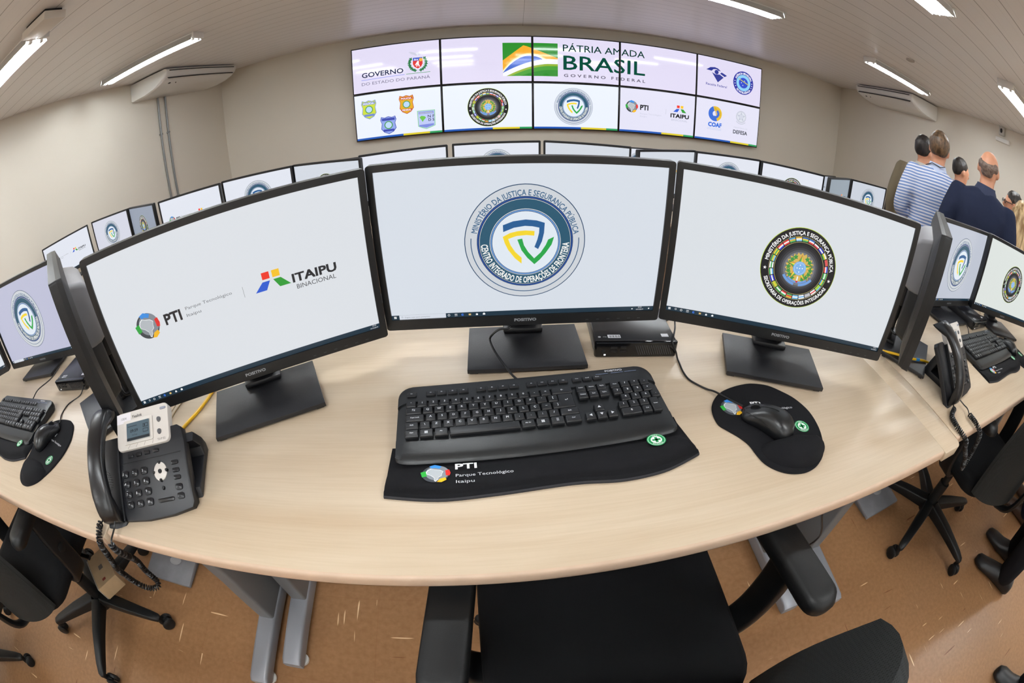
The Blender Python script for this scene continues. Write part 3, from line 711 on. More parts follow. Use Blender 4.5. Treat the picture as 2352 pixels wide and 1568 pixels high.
def make_monitor(kind, variant, label, loc, yaw, group, tint=WHITE, dz=0):
    """kind: 'board' | 'ring' | 'seal'.  local origin on the desk under the screen's middle, screen in the plane y=0"""
    t = thing('computer_monitor', label, 'computer monitor', loc, yaw, group)
    if 'frame' not in _base:
        g = G(); B, T, S = .0226, .0133, .013
        cz = H0+(T-B)/2
        ring_frame(g, 2*(DWH+S), 2*DHH+T+B, .006, 2*DWH, 2*DHH, .0008, cz, H0, -.004, .014)
        g.text = None
        o1 = g.build('bezel', plast, None, smooth=30)
        e = E2(base=.0042); e.text('POSITIVO', 0, H0-DHH-.0132, .0062, 0, logo_m, w=.0435, bold=.05, align='c'); o2 = e.build('maker_lettering', None)
        g = G()
        for i in range(6): g.box((.125+.022*i, -.0040, H0-DHH-.0155), (.006, .0012, .0016))
        o3 = g.build('buttons', mat('button_dark', '#3A3B3E', rough=.3), None)
        g = G(); P = lambda w_, h_, r_, y: [(x, y, z) for x, z in rrect(w_, h_, r_, 5, 0, cz)]
        W_, H_ = 2*(DWH+S), 2*DHH+T+B
        g.loft([P(W_-.001, H_-.001, .006, .0135), P(W_-.004, H_-.004, .008, .026), P(W_-.05, H_-.06, .02, .036)])
        o4 = g.build('back_cover', plast, None)
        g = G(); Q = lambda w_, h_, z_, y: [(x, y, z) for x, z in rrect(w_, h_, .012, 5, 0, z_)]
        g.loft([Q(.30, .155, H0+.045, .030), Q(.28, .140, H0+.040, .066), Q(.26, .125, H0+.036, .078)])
        o5 = g.build('rear_housing', mat('housing_lamp_sheen', '#77767A', rough=.45, bump=(800, .1)), None)  # paler grey paints the lamp reflection onto the black plastic
        g = G(); g.loft([Q(.30, .15, H0-.085, .030), Q(.27, .14, H0-.085, .060), Q(.25, .12, H0-.085, .066)])
        o9 = g.build('rear_lower_cover', plast, None)
        g = G(); g.box((0, .074, H0+.060), (.20, .012, .045), bev=.002); o6 = g.build('vent', vent_m, None)
        g = G(); g.loft([[(x, y, z) for x, y in rrect(.075, .036, .010, 5, 0, .084)] for z in (.010, H0+.06)]); g.box((0, .072, H0-.06), (.09, .03, .09), bev=.006)
        o7 = g.build('stand_column', plast_b, None)
        g = G(); g.prism([(-.117, -.078), (.117, -.078), (.117, .079), (-.117, .079)], .0045, .0150, bev=.0018); g.box((0, .074, .020), (.085, .05, .012), bev=.004)
        for x in (-.105, .105): g.box((x, -.066, .0025), (.016, .012, .005)); g.box((x, .068, .0025), (.016, .012, .005))
        o8 = g.build('stand_base', plast_b, None)
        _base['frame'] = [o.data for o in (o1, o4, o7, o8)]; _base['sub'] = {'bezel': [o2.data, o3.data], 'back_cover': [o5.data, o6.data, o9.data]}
        for o in (o1, o2, o3, o4, o5, o6, o7, o8, o9): bpy.data.objects.remove(o)
    def link(name, data, parent):
        o = bpy.data.objects.new(name, data); C.objects.link(o); o.parent = parent; return o
    names = ('bezel', 'back_cover', 'stand_column', 'stand_base')
    for nm, d in zip(names, _base['frame']):
        o = link(nm, d, t)
        if nm in ('bezel', 'back_cover'): o.location = (0, 0, dz)
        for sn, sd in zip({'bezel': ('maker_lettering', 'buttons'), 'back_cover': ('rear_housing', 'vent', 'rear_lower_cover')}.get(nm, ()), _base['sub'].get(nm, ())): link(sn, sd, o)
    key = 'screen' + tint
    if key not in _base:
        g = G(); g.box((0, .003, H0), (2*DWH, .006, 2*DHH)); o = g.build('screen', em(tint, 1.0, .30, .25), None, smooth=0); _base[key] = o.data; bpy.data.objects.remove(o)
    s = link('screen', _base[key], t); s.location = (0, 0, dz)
    key = kind + variant
    if key not in _base:
        e = E2()
        if kind == 'ring': ring_emblem(e, (.0005, .0011)); nm = 'ring_emblem'; e2n = 'ring_emblem'
        if kind == 'seal': seal_emblem(e, (.0008, -.0040))
        if kind == 'board': pti_board(e)
        o = e.build({'ring': 'ring_emblem', 'seal': 'round_seal', 'board': 'logo_board'}[kind], None, loc=(0, 0, H0)); _base[key] = o.data; bpy.data.objects.remove(o)
        e = E2(); taskbar(e, kind == 'ring', kind == 'ring'); o = e.build('taskbar', None); _base[key+'tb'] = o.data; bpy.data.objects.remove(o)
    for nm, d in (({'ring': 'ring_emblem', 'seal': 'round_seal', 'board': 'logo_board'}[kind], _base[key]), ('taskbar', _base[key+'tb'])):
        o = link(nm, d, s); o.location = (0, 0, H0)
    return t
DESK = .74
WHAT = {'board': 'showing two company logos on white', 'ring': 'showing the blue ring emblem', 'seal': 'showing the black round seal'}
SIDE = {'board': 'left', 'ring': 'middle', 'seal': 'right'}
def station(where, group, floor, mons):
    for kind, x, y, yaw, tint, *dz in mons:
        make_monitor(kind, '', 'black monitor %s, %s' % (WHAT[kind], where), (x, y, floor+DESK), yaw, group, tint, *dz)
W1, W2, W3, LIL = '#DCE2E9', '#D3D9E2', '#E2E6F0', '#BDBFD6'  # greyer screen tints put the off-angle dimming of side screens into the colour
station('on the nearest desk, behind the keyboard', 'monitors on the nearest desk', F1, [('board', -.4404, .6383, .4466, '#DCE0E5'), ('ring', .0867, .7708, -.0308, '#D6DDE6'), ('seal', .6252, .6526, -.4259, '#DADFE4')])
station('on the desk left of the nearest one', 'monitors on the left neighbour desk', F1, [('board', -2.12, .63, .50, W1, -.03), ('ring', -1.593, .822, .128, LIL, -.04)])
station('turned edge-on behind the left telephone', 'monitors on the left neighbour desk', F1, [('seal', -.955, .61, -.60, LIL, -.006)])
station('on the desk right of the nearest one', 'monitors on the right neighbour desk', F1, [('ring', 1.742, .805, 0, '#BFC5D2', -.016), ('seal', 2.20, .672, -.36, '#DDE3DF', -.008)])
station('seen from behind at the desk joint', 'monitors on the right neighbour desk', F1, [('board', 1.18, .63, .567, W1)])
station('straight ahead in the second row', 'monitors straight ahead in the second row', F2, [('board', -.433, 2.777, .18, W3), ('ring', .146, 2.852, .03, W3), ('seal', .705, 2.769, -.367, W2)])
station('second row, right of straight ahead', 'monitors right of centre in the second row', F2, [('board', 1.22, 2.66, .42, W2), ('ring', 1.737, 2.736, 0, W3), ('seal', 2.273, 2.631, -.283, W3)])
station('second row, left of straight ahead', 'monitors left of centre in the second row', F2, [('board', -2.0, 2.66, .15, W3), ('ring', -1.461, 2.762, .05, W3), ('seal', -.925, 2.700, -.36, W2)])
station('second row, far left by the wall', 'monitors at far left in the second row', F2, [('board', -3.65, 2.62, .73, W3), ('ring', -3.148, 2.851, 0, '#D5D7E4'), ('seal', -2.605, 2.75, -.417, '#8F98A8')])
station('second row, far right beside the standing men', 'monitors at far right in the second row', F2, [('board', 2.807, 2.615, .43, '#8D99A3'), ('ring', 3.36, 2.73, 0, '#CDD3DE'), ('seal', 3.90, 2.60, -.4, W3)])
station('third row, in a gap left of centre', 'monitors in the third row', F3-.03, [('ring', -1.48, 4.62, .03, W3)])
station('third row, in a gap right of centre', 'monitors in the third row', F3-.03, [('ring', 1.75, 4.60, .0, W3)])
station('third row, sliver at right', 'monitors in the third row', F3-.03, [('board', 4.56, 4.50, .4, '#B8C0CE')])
# ---------------------------------------------------------------- desks
def wood_mat():
    m = bpy.data.materials.new('maple_laminate'); m.use_nodes = True; nt = m.node_tree; b = nt.nodes['Principled BSDF']
    N = nt.nodes.new; Lk = nt.links.new
    tc = N('ShaderNodeTexCoord'); mp = N('ShaderNodeMapping'); mp.inputs['Scale'].default_value = (1.3, 17, 17); Lk(tc.outputs['Object'], mp.inputs['Vector'])
    n1 = N('ShaderNodeTexNoise'); n1.inputs['Scale'].default_value = 1; n1.inputs['Detail'].default_value = 4; n1.inputs['Distortion'].default_value = .6; Lk(mp.outputs[0], n1.inputs['Vector'])
    mp2 = N('ShaderNodeMapping'); mp2.inputs['Scale'].default_value = (9, 260, 260); Lk(tc.outputs['Object'], mp2.inputs['Vector'])
    n2 = N('ShaderNodeTexNoise'); n2.inputs['Scale'].default_value = 1; n2.inputs['Detail'].default_value = 2; Lk(mp2.outputs[0], n2.inputs['Vector'])
    r = N('ShaderNodeValToRGB'); cr = r.color_ramp
    cr.elements[0].position = .22; cr.elements[0].color = (*lin('#BBA68C'), 1); cr.elements[1].position = .68; cr.elements[1].color = (*lin('#CAB9A1'), 1)
    Lk(n1.outputs['Fac'], r.inputs[0])
    r2 = N('ShaderNodeValToRGB'); r2.color_ramp.elements[0].position = .35; r2.color_ramp.elements[0].color = (.90, .88, .85, 1); r2.color_ramp.elements[1].position = .6; r2.color_ramp.elements[1].color = (1, 1, 1, 1)
    Lk(n2.outputs['Fac'], r2.inputs[0])
    mx = N('ShaderNodeMix'); mx.data_type = 'RGBA'; mx.blend_type = 'MULTIPLY'; mx.inputs[0].default_value = .45; Lk(r.outputs[0], mx.inputs[6]); Lk(r2.outputs[0], mx.inputs[7])
    Lk(mx.outputs[2], b.inputs['Base Color']); b.inputs['Roughness'].default_value = .34; b.inputs['Specular IOR Level'].default_value = .45
    bp = N('ShaderNodeBump'); bp.inputs['Strength'].default_value = .06; bp.inputs['Distance'].default_value = .001; Lk(n2.outputs['Fac'], bp.inputs['Height']); Lk(bp.outputs['Normal'], b.inputs['Normal'])
    return m
wood = wood_mat()
edge_m = mat('maple_edge', '#C4AA92', rough=.42, noise=(30, .05))
steel = mat('leg_grey_paint', '#8E9096', rough=.4, metal=.25)
steel_d = mat('column_grey', '#6F7072', rough=.5, metal=.2)
foot_w = mat('glide_white', '#CFCFCB', rough=.4)
DT = .025
def make_desk():
    """local origin on the floor, middle of the front edge; 1.65 m wide"""
    t = thing('workstation_desk', '', 'desk'); w_, dp = 1.652, .70
    g = G(); g.box((0, dp/2+.003, DESK-DT/2), (w_, dp-.006, DT), bev=.0005); g.build('desktop', wood, t, smooth=25)
    g = G(); prof = [(.0062, 0), (.003, .0006), (.0008, .0026), (0, .006), (0, .018), (.0008, .0222), (.003, .0245), (.0062, .0250)]
    g.loft([[(x, y, DESK-DT+z) for y, z in prof] for x in (-w_/2, w_/2)]); g.build('front_edge', edge_m, t, smooth=50)
    for s in (-1, 1):
        g = G()
        x = s*.735
        g.prism([(.24, 0), (.62, 0), (.60, DESK-DT-.0), (.10, DESK-DT)], -.0, .0, M=Matrix.Identity(4)) if False else None
        g.loft([[(x+dx, y, z) for dx, y in rrect(.052, wd, .008, 4, 0, yc)] for z, wd, yc in ((.055, .16, .33), (.30, .20, .345), (.70, .30, .36))]); 
        c = g.build('leg', steel_d, t, smooth=40)
        g = G(); g.loft([[(x+dx, y, z) for dx, z in rrect(.060, hh, .010, 4, 0, zc)] for y, hh, zc in ((.030, .034, .035), (.045, .046, .037), (.25, .056, .042), (.42, .056, .042), (.66, .046, .037), (.675, .034, .035))])
        g.build('foot', steel, c, smooth=40)
        for y in (.065, .63):
            g = G(); g.lathe([(.020, 0), (.023, .004), (.023, .012), (.012, .016)], 16, M=Matrix.Translation((x+.012, y, 0))); g.build('glide', foot_w, c)
    g = G(); g.box((0, .50, .52), (1.40, .018, .34)); g.build('modesty_panel', wood, t)
    g = G(); g.lathe([(.030, 0), (.030, .004), (.024, .0045)], 20, M=Matrix.Translation((.30, .62, DESK-.001))); g.build('cable_grommet', plast_s, t)
    return t
DX = .128     # middle of the nearest desk
desk0 = make_desk(); desk0['label'] = 'nearest pale maple desk, holding the large keyboard'; desk0.location = (DX, .267, 0); desk0['group'] = 'maple workstation desks'
def shift_leg(d, i, dx, dy):
    l = [o for o in d.children if o.name.startswith('leg')][i]; l.location = (dx, dy, 0)
shift_leg(dup(desk0, (DX-1.656, .250, 0), 0, 'pale maple desk left of the nearest one, under the bean shaped pad', 'maple workstation desks'), 1, .087, -.065)
shift_leg(dup(desk0, (DX+1.748, .283, 0), 0, 'pale maple desk right of the nearest one, beyond the joint strip', 'maple workstation desks'), 0, -.100, -.065)
dup(desk0, (DX+3.404, .283, 0), 0, 'pale maple desk farthest right in the nearest row', 'maple workstation desks')
for x, lab in ((-3.15, 'far left'), (-1.493, 'left of centre'), (.164, 'straight ahead'), (1.821, 'right of centre'), (3.478, 'far right')):
    dup(desk0, (x, 2.33, F2), 0, 'pale maple desk in the second row, %s' % lab, 'maple workstation desks in the second row')
for x, lab in ((-1.49, 'left of centre'), (1.75, 'right of centre'), (4.75, 'right')):
    dup(desk0, (x, 4.10, F3-.03), 0, 'pale maple desk in the third row, %s' % lab, 'maple workstation desks in the third row')
# the narrow filler strip with a rounded corner between the nearest desk and the right one
t = thing('joint_strip', 'narrow maple filler strip with rounded corner between nearest and right desks', 'desk strip', (1.001, .262, 0))
g = G(); pts = [(-.0465, 0)] + [(.0455-.02+.02*math.sin(math.radians(a)), .02-.02*math.cos(math.radians(a))) for a in range(0, 91, 15)] + [(.0455, .70), (-.0465, .70)]
g.prism(pts, DESK-DT, DESK, bev=.0008); g.build('top', wood, t, smooth=30)
g = G(); g.box((0, .50, .36), (.03, .04, .71)); g.box((0, .50, .006), (.06, .12, .012)); g.build('post', steel_d, t)

# ---------------------------------------------------------------- small computer
pc_gloss = mat('pc_gloss_black', '#0D0D0F', rough=.12); pc_side = mat('pc_side_grey', '#3A3733', rough=.5); pc_top = mat('pc_top', '#202023', rough=.3)
sticker = mat('sticker_white', '#D9DAE0', rough=.5); sticker_l = mat('sticker_lilac', '#C9CDF0', rough=.4); ink_m = mat('sticker_ink', '#2B2B2E', rough=.6)
led_m = em('#FFFFFF', 1.2)
def make_pc():
    t = thing('mini_computer', '', 'computer', (0, 0, 0))
    g = G(); g.box((0, .092, .0195), (.176, .180, .033), bev=.002); g.build('case', pc_top, t)
    g = G(); g.prism([(-.089, -.002), (-.086, -.006), (.086, -.006), (.089, -.002), (.089, .006), (-.089, .006)], .003, .0365, bev=.0012); f = g.build('front_panel', pc_gloss, t)
    g = G()
    for i in range(17):
        x0 = -.006 + .0048*i; g.add([(x0, -.0064, .031), (x0+.0016, -.0064, .031), (x0+.0116, -.0064, .008), (x0+.010, -.0064, .008)], [(0, 1, 2, 3)]) if x0+.0116 < .078 else None
    g.build('grille', mat('grille_grey', '#2B2B2E', rough=.5), f, smooth=0)
    g = G()
    for x, z, w_ in ((-.050, .026, .014), (-.050, .017, .014), (-.030, .026, .012), (-.030, .017, .012)): g.box((x, -.0062, z), (w_, .002, .005))
    g.lathe([(.0045, 0), (.0045, .001), (.003, .0015)], 16, M=Matrix.Translation((-.071, -.0058, .017)) @ Matrix.Rotation(PI/2, 4, 'X'))
    g.build('ports', mat('port_black', '#050506', rough=.6), f)
    g = G(); g.box((-.068, -.0062, .0085), (.004, .0012, .003)); g.build('power_light', led_m, f)
    e = E2(flat=True, base=.0364, lay=.0002); e.rect(-.060, .014, -.033, .026, 0, sticker)
    for i in range(12): e.rect(-.058+.002*i, .0155, -.058+.002*i+(.0012 if i % 3 else .0006), .0235, 1, ink_m)
    e.build('barcode_sticker', t)
    e = E2(flat=True, base=.0364, lay=.0002); e.rect(.058, .018, .074, .030, 0, sticker); e.build('sticker', t)
    e = E2(flat=True, base=.0364, lay=.0002); e.text('PTI', -.070, .016, .0035, 0, logo_m, w=.007, bold=.03); e.disc((-.078, .0178), .003, 0, logo_m, n=16); e.build('printed_mark', t)
    for x in (-.07, .07):
        for y in (.02, .16): G().lathe([(.007, 0), (.007, .0035)], 12, M=Matrix.Translation((x, y, 0))).build('rubber_foot', mat('rubber', '#0A0A0A', rough=.9), t)
    return t
pc0 = make_pc(); pc0['label'] = 'small black desktop computer between the two right monitors of the nearest desk'; pc0.location = (.3135, .726, DESK); pc0.rotation_euler.z = -.10; pc0['group'] = 'small desktop computers'
dup(pc0, (1.965, .70, DESK), .03, 'small black desktop computer under the ring screen on the right desk', 'small desktop computers')
dup(pc0, (-1.228, .690, DESK), .05, 'small black desktop computer behind the edge-on monitor on the left desk', 'small desktop computers')

# ---------------------------------------------------------------- keyboards
kb_m = mat('keyboard_black', '#16181A', rough=.38, bump=(1200, .08)); key_m = mat('key_black', '#141518', rough=.42, bump=(1500, .05)); leg_w = mat('legend_white', '#DADDE2', rough=.5)
def kz(y): return .0165 + .055*(y+.05)
KP, KR = .01931, .01722
def key_list():
    L = []; X0 = -.2175
    def row(y, items, x=0.0):
        for it in items:
            if isinstance(it, (int, float)): x += it; continue
            txt, wd = it if isinstance(it, tuple) else (it, 1); L.append((X0+(x+wd/2)*KP, y, wd*KP, KR, txt)); x += wd
        return x
    y0 = .029
    row(y0+.0265, [('Esc', 1), .75, 'F1', 'F2', 'F3', 'F4', .6, 'F5', 'F6', 'F7', 'F8', .6, 'F9', 'F10', 'F11', 'F12', .3, 'Print', 'Scroll', 'Pause'])
    row(y0, ["'"] + list('1234567890') + ['-', '=', ('←', 2), .28, 'Insert', 'Home', 'PgUp', .28, 'Num', '/', '*', '-'])
    row(y0-KR, [('⇆', 1.5)] + list('QWERTYUIOP') + ['´', '[', 1.78, 'Delete', 'End', 'PgDn', .28, '7', '8', '9', '+'])
    row(y0-2*KR, [('Caps Lock', 1.75)] + list('ASDFGHJKLÇ') + ['~', ']', 5.34-.03, '4', '5', '6', '.'])
    row(y0-3*KR, [('Shift', 1.25), '\\'] + list('ZXCVBNM') + [',', '.', ';', '/', ('Shift', 1.75), 1.28, '▲', 1.28, '1', '2', '3'])
    x = row(y0-4*KR, [('Ctrl', 1.25), ('win', 1.25), ('Alt', 1.25), ('', 6), ('Alt Gr', 1.25), ('win', 1.25), ('menu', 1.25), ('Ctrl', 1.5), .28, '◄', '▼', '►', .28, ('0', 2), 'Del'])
    L.append((X0+14.125*KP, y0-1.5*KR, 1.5*KP, 2*KR, '↵')); L.append((X0+22.06*KP, y0-3.5*KR, KP, 2*KR, 'Enter'))
    return L
def make_keyboard():
    t = thing('keyboard', '', 'keyboard')
    g = G()
    prof = [(-.090, .0), (-.092, .005), (-.088, .0095), (-.074, .0125), (-.056, .0150), (-.0505, .0152), (-.0500, .0140), (.0385, .0185), (.0395, .0215), (.070, .0240), (.080, .0225), (.084, .016), (.084, .004), (.080, 0)]
    secs = []
    for i in range(41):
        f = math.sin(PI/2*(i/20-1)); x = f*.2325; k = 1.0
        d = max(0, abs(f)-.88)/.12; yin = .024*(1-(1-min(1, d)**2.2)**.5) if d < 1 else .024; zz = .0035*d*d
        bow = .0035*(1-f*f)
        secs.append([(x, (y-yin*(1 if y > 0 else .4)*y/.085) - (bow if y < -.045 else 0), max(0, z-(zz if z > .012 else 0))) for y, z in prof])
    g.loft(secs); g.build('body', kb_m, t, smooth=40)
    for kx, ky, kw, kh, txt in key_list():
        g = G(); a, b = kw/2-.0011, kh/2-.0011
        if txt == '↵': pass
        fr = txt.startswith('F') and 1 < len(txt) < 4 or txt in ('Esc', 'Print', 'Scroll', 'Pause')
        if fr: b = .0055
        zb = (.0225 if fr else kz(0)+.055*0) ; S = .055
        Z = lambda y, h: (kz(ky+y)+h if not fr else .0226+h*.7)
        lay = [(a, b, -.001), (a, b, .0035), (a-.0012, b-.0010, .0054), (a-.0022, b-.0018, .0056)]
        secs = [[(x, y+(.0004 if h > .004 else 0), Z(y, h)) for x, y in rrect(2*p, 2*q, .0016, 3)] for p, q, h in lay]
        g.loft(secs, 0); e_m = 1
        if txt and txt not in ('win', 'menu'):
            size = .0044 if len(txt) == 1 else (.0026 if len(txt) > 2 else .0028)
            if fr: size = .0022
            P, F = glyphs(txt, .03); x0 = min(p[0] for p in P); x1 = max(p[0] for p in P); k = size/CAP; ww = min((x1-x0)*k, 2*a-.004); kx_ = ww/(x1-x0)
            oy = -.35*size - (0 if fr or len(txt) > 1 else -.0002)
            g.add([((p[0]-(x0+x1)/2)*kx_, p[1]*k+oy, Z(p[1]*k+oy, .0060)+(i//max(1, len(P)//5))*2e-5) for i, p in enumerate(P)], F, e_m)
        elif txt == 'win':
            for i in (0, 1):
                for j in (0, 1): g.add([(x, y, Z(y, .0060)) for x, y in ((-.0026+.0028*i, -.0026+.0028*j), (-.0002+.0028*i, -.0026+.0028*j), (-.0002+.0028*i, -.0002+.0028*j), (-.0026+.0028*i, -.0002+.0028*j))], [(0, 1, 2, 3)], e_m)
        elif txt == 'menu':
            for y in (-.0024, 0, .0024): g.add([(x, y+dy, Z(y+dy, .0060)) for x, dy in ((-.002, -.0004), (.002, -.0004), (.002, .0004), (-.002, .0004))], [(0, 1, 2, 3)], e_m)
        g.build('key', [key_m, leg_w], t, smooth=40, loc=(kx, ky, 0))
    e = E2(flat=True, base=.0246, lay=.0002); e.text('POSITIVO', .162, .0690, .0052, 0, leg_w, w=.034, bold=.04, align='c')
    for x0 in (.135, .165, .192): e.rect(x0-.010, .0640, x0+.014, .0648, 0, mat('pale_blue_line', '#8FA3C8', rough=.5))
    e.build('maker_lettering', t)
    for x in (-.19, .19):
        for y in (-.07, .07): G().box((x, y, -.0015), (.03, .008, .006)).build('rubber_foot', mat('rubber', '#0A0A0A', rough=.9), t)
    return t
KBX, KBY, KBR = .0800, .5660, .048
kb0 = make_keyboard(); kb0['label'] = 'large black keyboard in the middle of the nearest desk'; kb0.location = (KBX, KBY, DESK+.0045); kb0.rotation_euler.z = KBR; kb0['group'] = 'black keyboards'
dup(kb0, (1.765, .562, DESK+.0045), .035, 'black keyboard on the right desk, beyond the telephone', 'black keyboards')
dup(kb0, (-1.475, .530, DESK+.0045), -.03, 'black keyboard on the left desk, cut off by the photo edge', 'black keyboards')

# ---------------------------------------------------------------- wrist rest and mouse pads
pad_m = mat('pad_cloth', '#121215', rough=.85, bump=(1800, .35), spec=.2); pad_edge = mat('pad_edge', '#1F1F24', rough=.7)
pr = lambda c: mat('print_'+c.lstrip('#'), c, rough=.75, spec=.2)
def badge_green(e, c, r, L=2):
    e.disc(c, r, L, pr('#2E9A5C')); e.disc(c, r*.90, L+1, pr('#DDE8E0')); e.disc(c, r*.86, L+2, pr('#1F8A4E')); e.disc(c, r*.60, L+3, pr('#E8EDE9'))
    e.rect(c[0]-r*.44, c[1]-r*.14, c[0]+r*.44, c[1]+r*.14, L+4, pr('#1F8A4E')); e.rect(c[0]-r*.14, c[1]-r*.44, c[0]+r*.14, c[1]+r*.44, L+4, pr('#1F8A4E'))
    e.arctext('CIPA', c, r*.66, r*.16, 115, 65, L+4, pr('#DDE8E0'), bold=.03); e.arctext('SEGURANÇA', c, r*.82, r*.16, 225, 315, L+4, pr('#DDE8E0'), bold=.03, inside=True)
def cushion(outline, heights, name, mats):
    """a soft pad: rings shrink inward from the outline, each at its own height"""
    c = Vector((sum(p[0] for p in outline)/len(outline), sum(p[1] for p in outline)/len(outline)))
    return c
def make_wrist_rest():
    t = thing('keyboard_pad', '', 'wrist rest')
    # outline on the desk, measured from the keyboard's middle, in desk axes
    low = [(-.241, -.160), (-.160, -.168), (-.080, -.163), (.005, -.156), (.055, -.155), (.118, -.160), (.185, -.154), (.238, -.137), (.256, -.130)]
    low = [Vector(p) for p in low]; pts = [(p.x, p.y) for p in spline(low, 6)]
    n = len(pts); g = G(); secs = []
    top_y = lambda x: -.0935 + .048*x
    for i, (x, y) in enumerate(pts):
        f = i/(n-1); side = min(1, min(i, n-1-i)/2)
        xl = x; xt = -.238 + f*(.244+.238)
        H = .016*(.55+.45*side)
        ye = y; yt = top_y(xt)
        P = lambda s, z: (xl+(xt-xl)*s, ye+(yt-ye)*s, z)
        secs.append([P(0, 0), P(-.03, .0025), P(.0, .005), P(.07, .0075), P(.12, .0080), P(.16, H*.82), P(.28, H), P(.55, H*.95), P(.78, H*.70), P(.92, .0065), P(1.0, .0042), (xt, yt+.045, .0034), (xt, yt+.045, 0)])
    g.loft(secs); g.build('cushion', pad_m, t, smooth=60)
    g = G(); secs = []
    for i, (x, y) in enumerate(pts):
        secs.append([(x, y-.0022, .0005), (x, y-.0028, .003), (x, y-.001, .0052), (x, y+.002, .0050), (x, y+.002, .0005)])
    g.loft(secs); g.build('stitched_edge', pad_edge, t, smooth=60)
    return t
wr = make_wrist_rest(); wr['label'] = 'black wrist rest with globe logo along the front of the nearest keyboard'; wr['group'] = 'printed wrist rests'
wr.location = (KBX, KBY, DESK)
ROT = .030
e = E2(flat=True, base=.0166, lay=.00012)
i0 = len(e.g.v); pti_globe(e, (-.166, -.1185), .0205, pr, 0)
def squash(e, i0, cy, k): e.g.v[i0:] = [(u, cy+(v-cy)*k, d) for u, v, d in e.g.v[i0:]]
squash(e, i0, -.1185, .80)
e.text('PTI', -.1365, -.1120, .0110, 2, pr('#E4E6E8'), w=.0325, bold=.035); e.text('Parque Tecnológico', -.1360, -.1270, .0058, 2, pr('#D6D9DC'), w=.0850); e.text('Itaipu', -.1360, -.1390, .0058, 2, pr('#D6D9DC'), w=.0270)
i0 = len(e.g.v); badge_green(e, (.183, -.0985), .0165); squash(e, i0, -.0985, .80)
e.build('printed_logo', wr, loc=(0, -.006, .0004), rot=(0, 0, ROT))
dup(wr, (1.770, .562, DESK), -.02, 'black wrist rest in front of the keyboard on the right desk', 'printed wrist rests')
dup(wr, (-1.475, .530, DESK), -.03, 'black wrist rest in front of the keyboard at the left photo edge', 'printed wrist rests')

MPO = Vector((.520, .480))
MP = [(.409, .539), (.423, .559), (.446, .578), (.478, .590), (.514, .595), (.538, .593), (.569, .581), (.593, .557), (.613, .528), (.624, .485), (.618, .438), (.601, .399), (.584, .375), (.559, .357), (.535, .348), (.510, .347), (.482, .355), (.460, .371), (.447, .390), (.442, .412), (.439, .435), (.429, .457), (.414, .478), (.403, .495), (.403, .518)]
def make_mousepad():
    t = thing('mouse_pad', '', 'mouse pad')
    O = cspline([Vector(p)-MPO for p in MP], 4); g = G()
    n = len(O)
    def inset(d):
        out = []
        for i in range(n):
            tg = (O[(i+1) % n]-O[i-1]).normalized(); nn = Vector((tg.y, -tg.x)); out.append(O[i]+nn*d)
        return out
    R = lambda P, z: [(p.x, p.y, z) for p in P]
    g.loft([R(O, 0), R(inset(-.001), .002), R(inset(.001), .0042), R(inset(.004), .0046)]); g.build('base', pad_m, t, smooth=50)
    g = G(); A = [(-.062, -.058), (-.040, -.052), (-.005, -.049), (.030, -.050), (.062, -.060), (.080, -.066), (.081, -.086), (.066, -.104), (.038, -.121), (.006, -.126), (-.030, -.117), (-.056, -.098), (-.066, -.077)]
    A = cspline([Vector(p) for p in A], 4); cA = Vector((.01, -.088)); sh = lambda k, z: [(cA.x+(p.x-cA.x)*k, cA.y+(p.y-cA.y)*k, z) for p in A]
    g.loft([sh(1, .0040), sh(.95, .0085), sh(.85, .0135), sh(.68, .0200), sh(.45, .0225), sh(.2, .0235)]); g.build('gel_cushion', pad_m, t, smooth=60)
    return t
mp0 = make_mousepad(); mp0['label'] = 'bean shaped black mouse pad on the nearest desk, under the mouse'; mp0.location = (MPO.x, MPO.y, DESK); mp0['group'] = 'bean shaped mouse pads'
e = E2(flat=True, base=.0048, lay=.00012)
pti_globe(e, (-.076, .044), .0215, pr, 0); e.text('PTI', -.030, .046, .0105, 2, pr('#E4E6E8'), w=.024, bold=.045); e.text('Parque Tecnológico', -.020, .029, .0060, 2, pr('#D6D9DC'), w=.084, bold=.01)
badge_green(e, (.060, -.024), .0160)
e.build('printed_logo', mp0, rot=(0, 0, -.10))
dup(mp0, (2.09, .50, DESK), .1, 'bean shaped mouse pad beyond the keyboard on the right desk', 'bean shaped mouse pads')
dup(mp0, (-1.125, .440, DESK), -.12, 'bean shaped mouse pad at left, beside the left keyboard', 'bean shaped mouse pads')

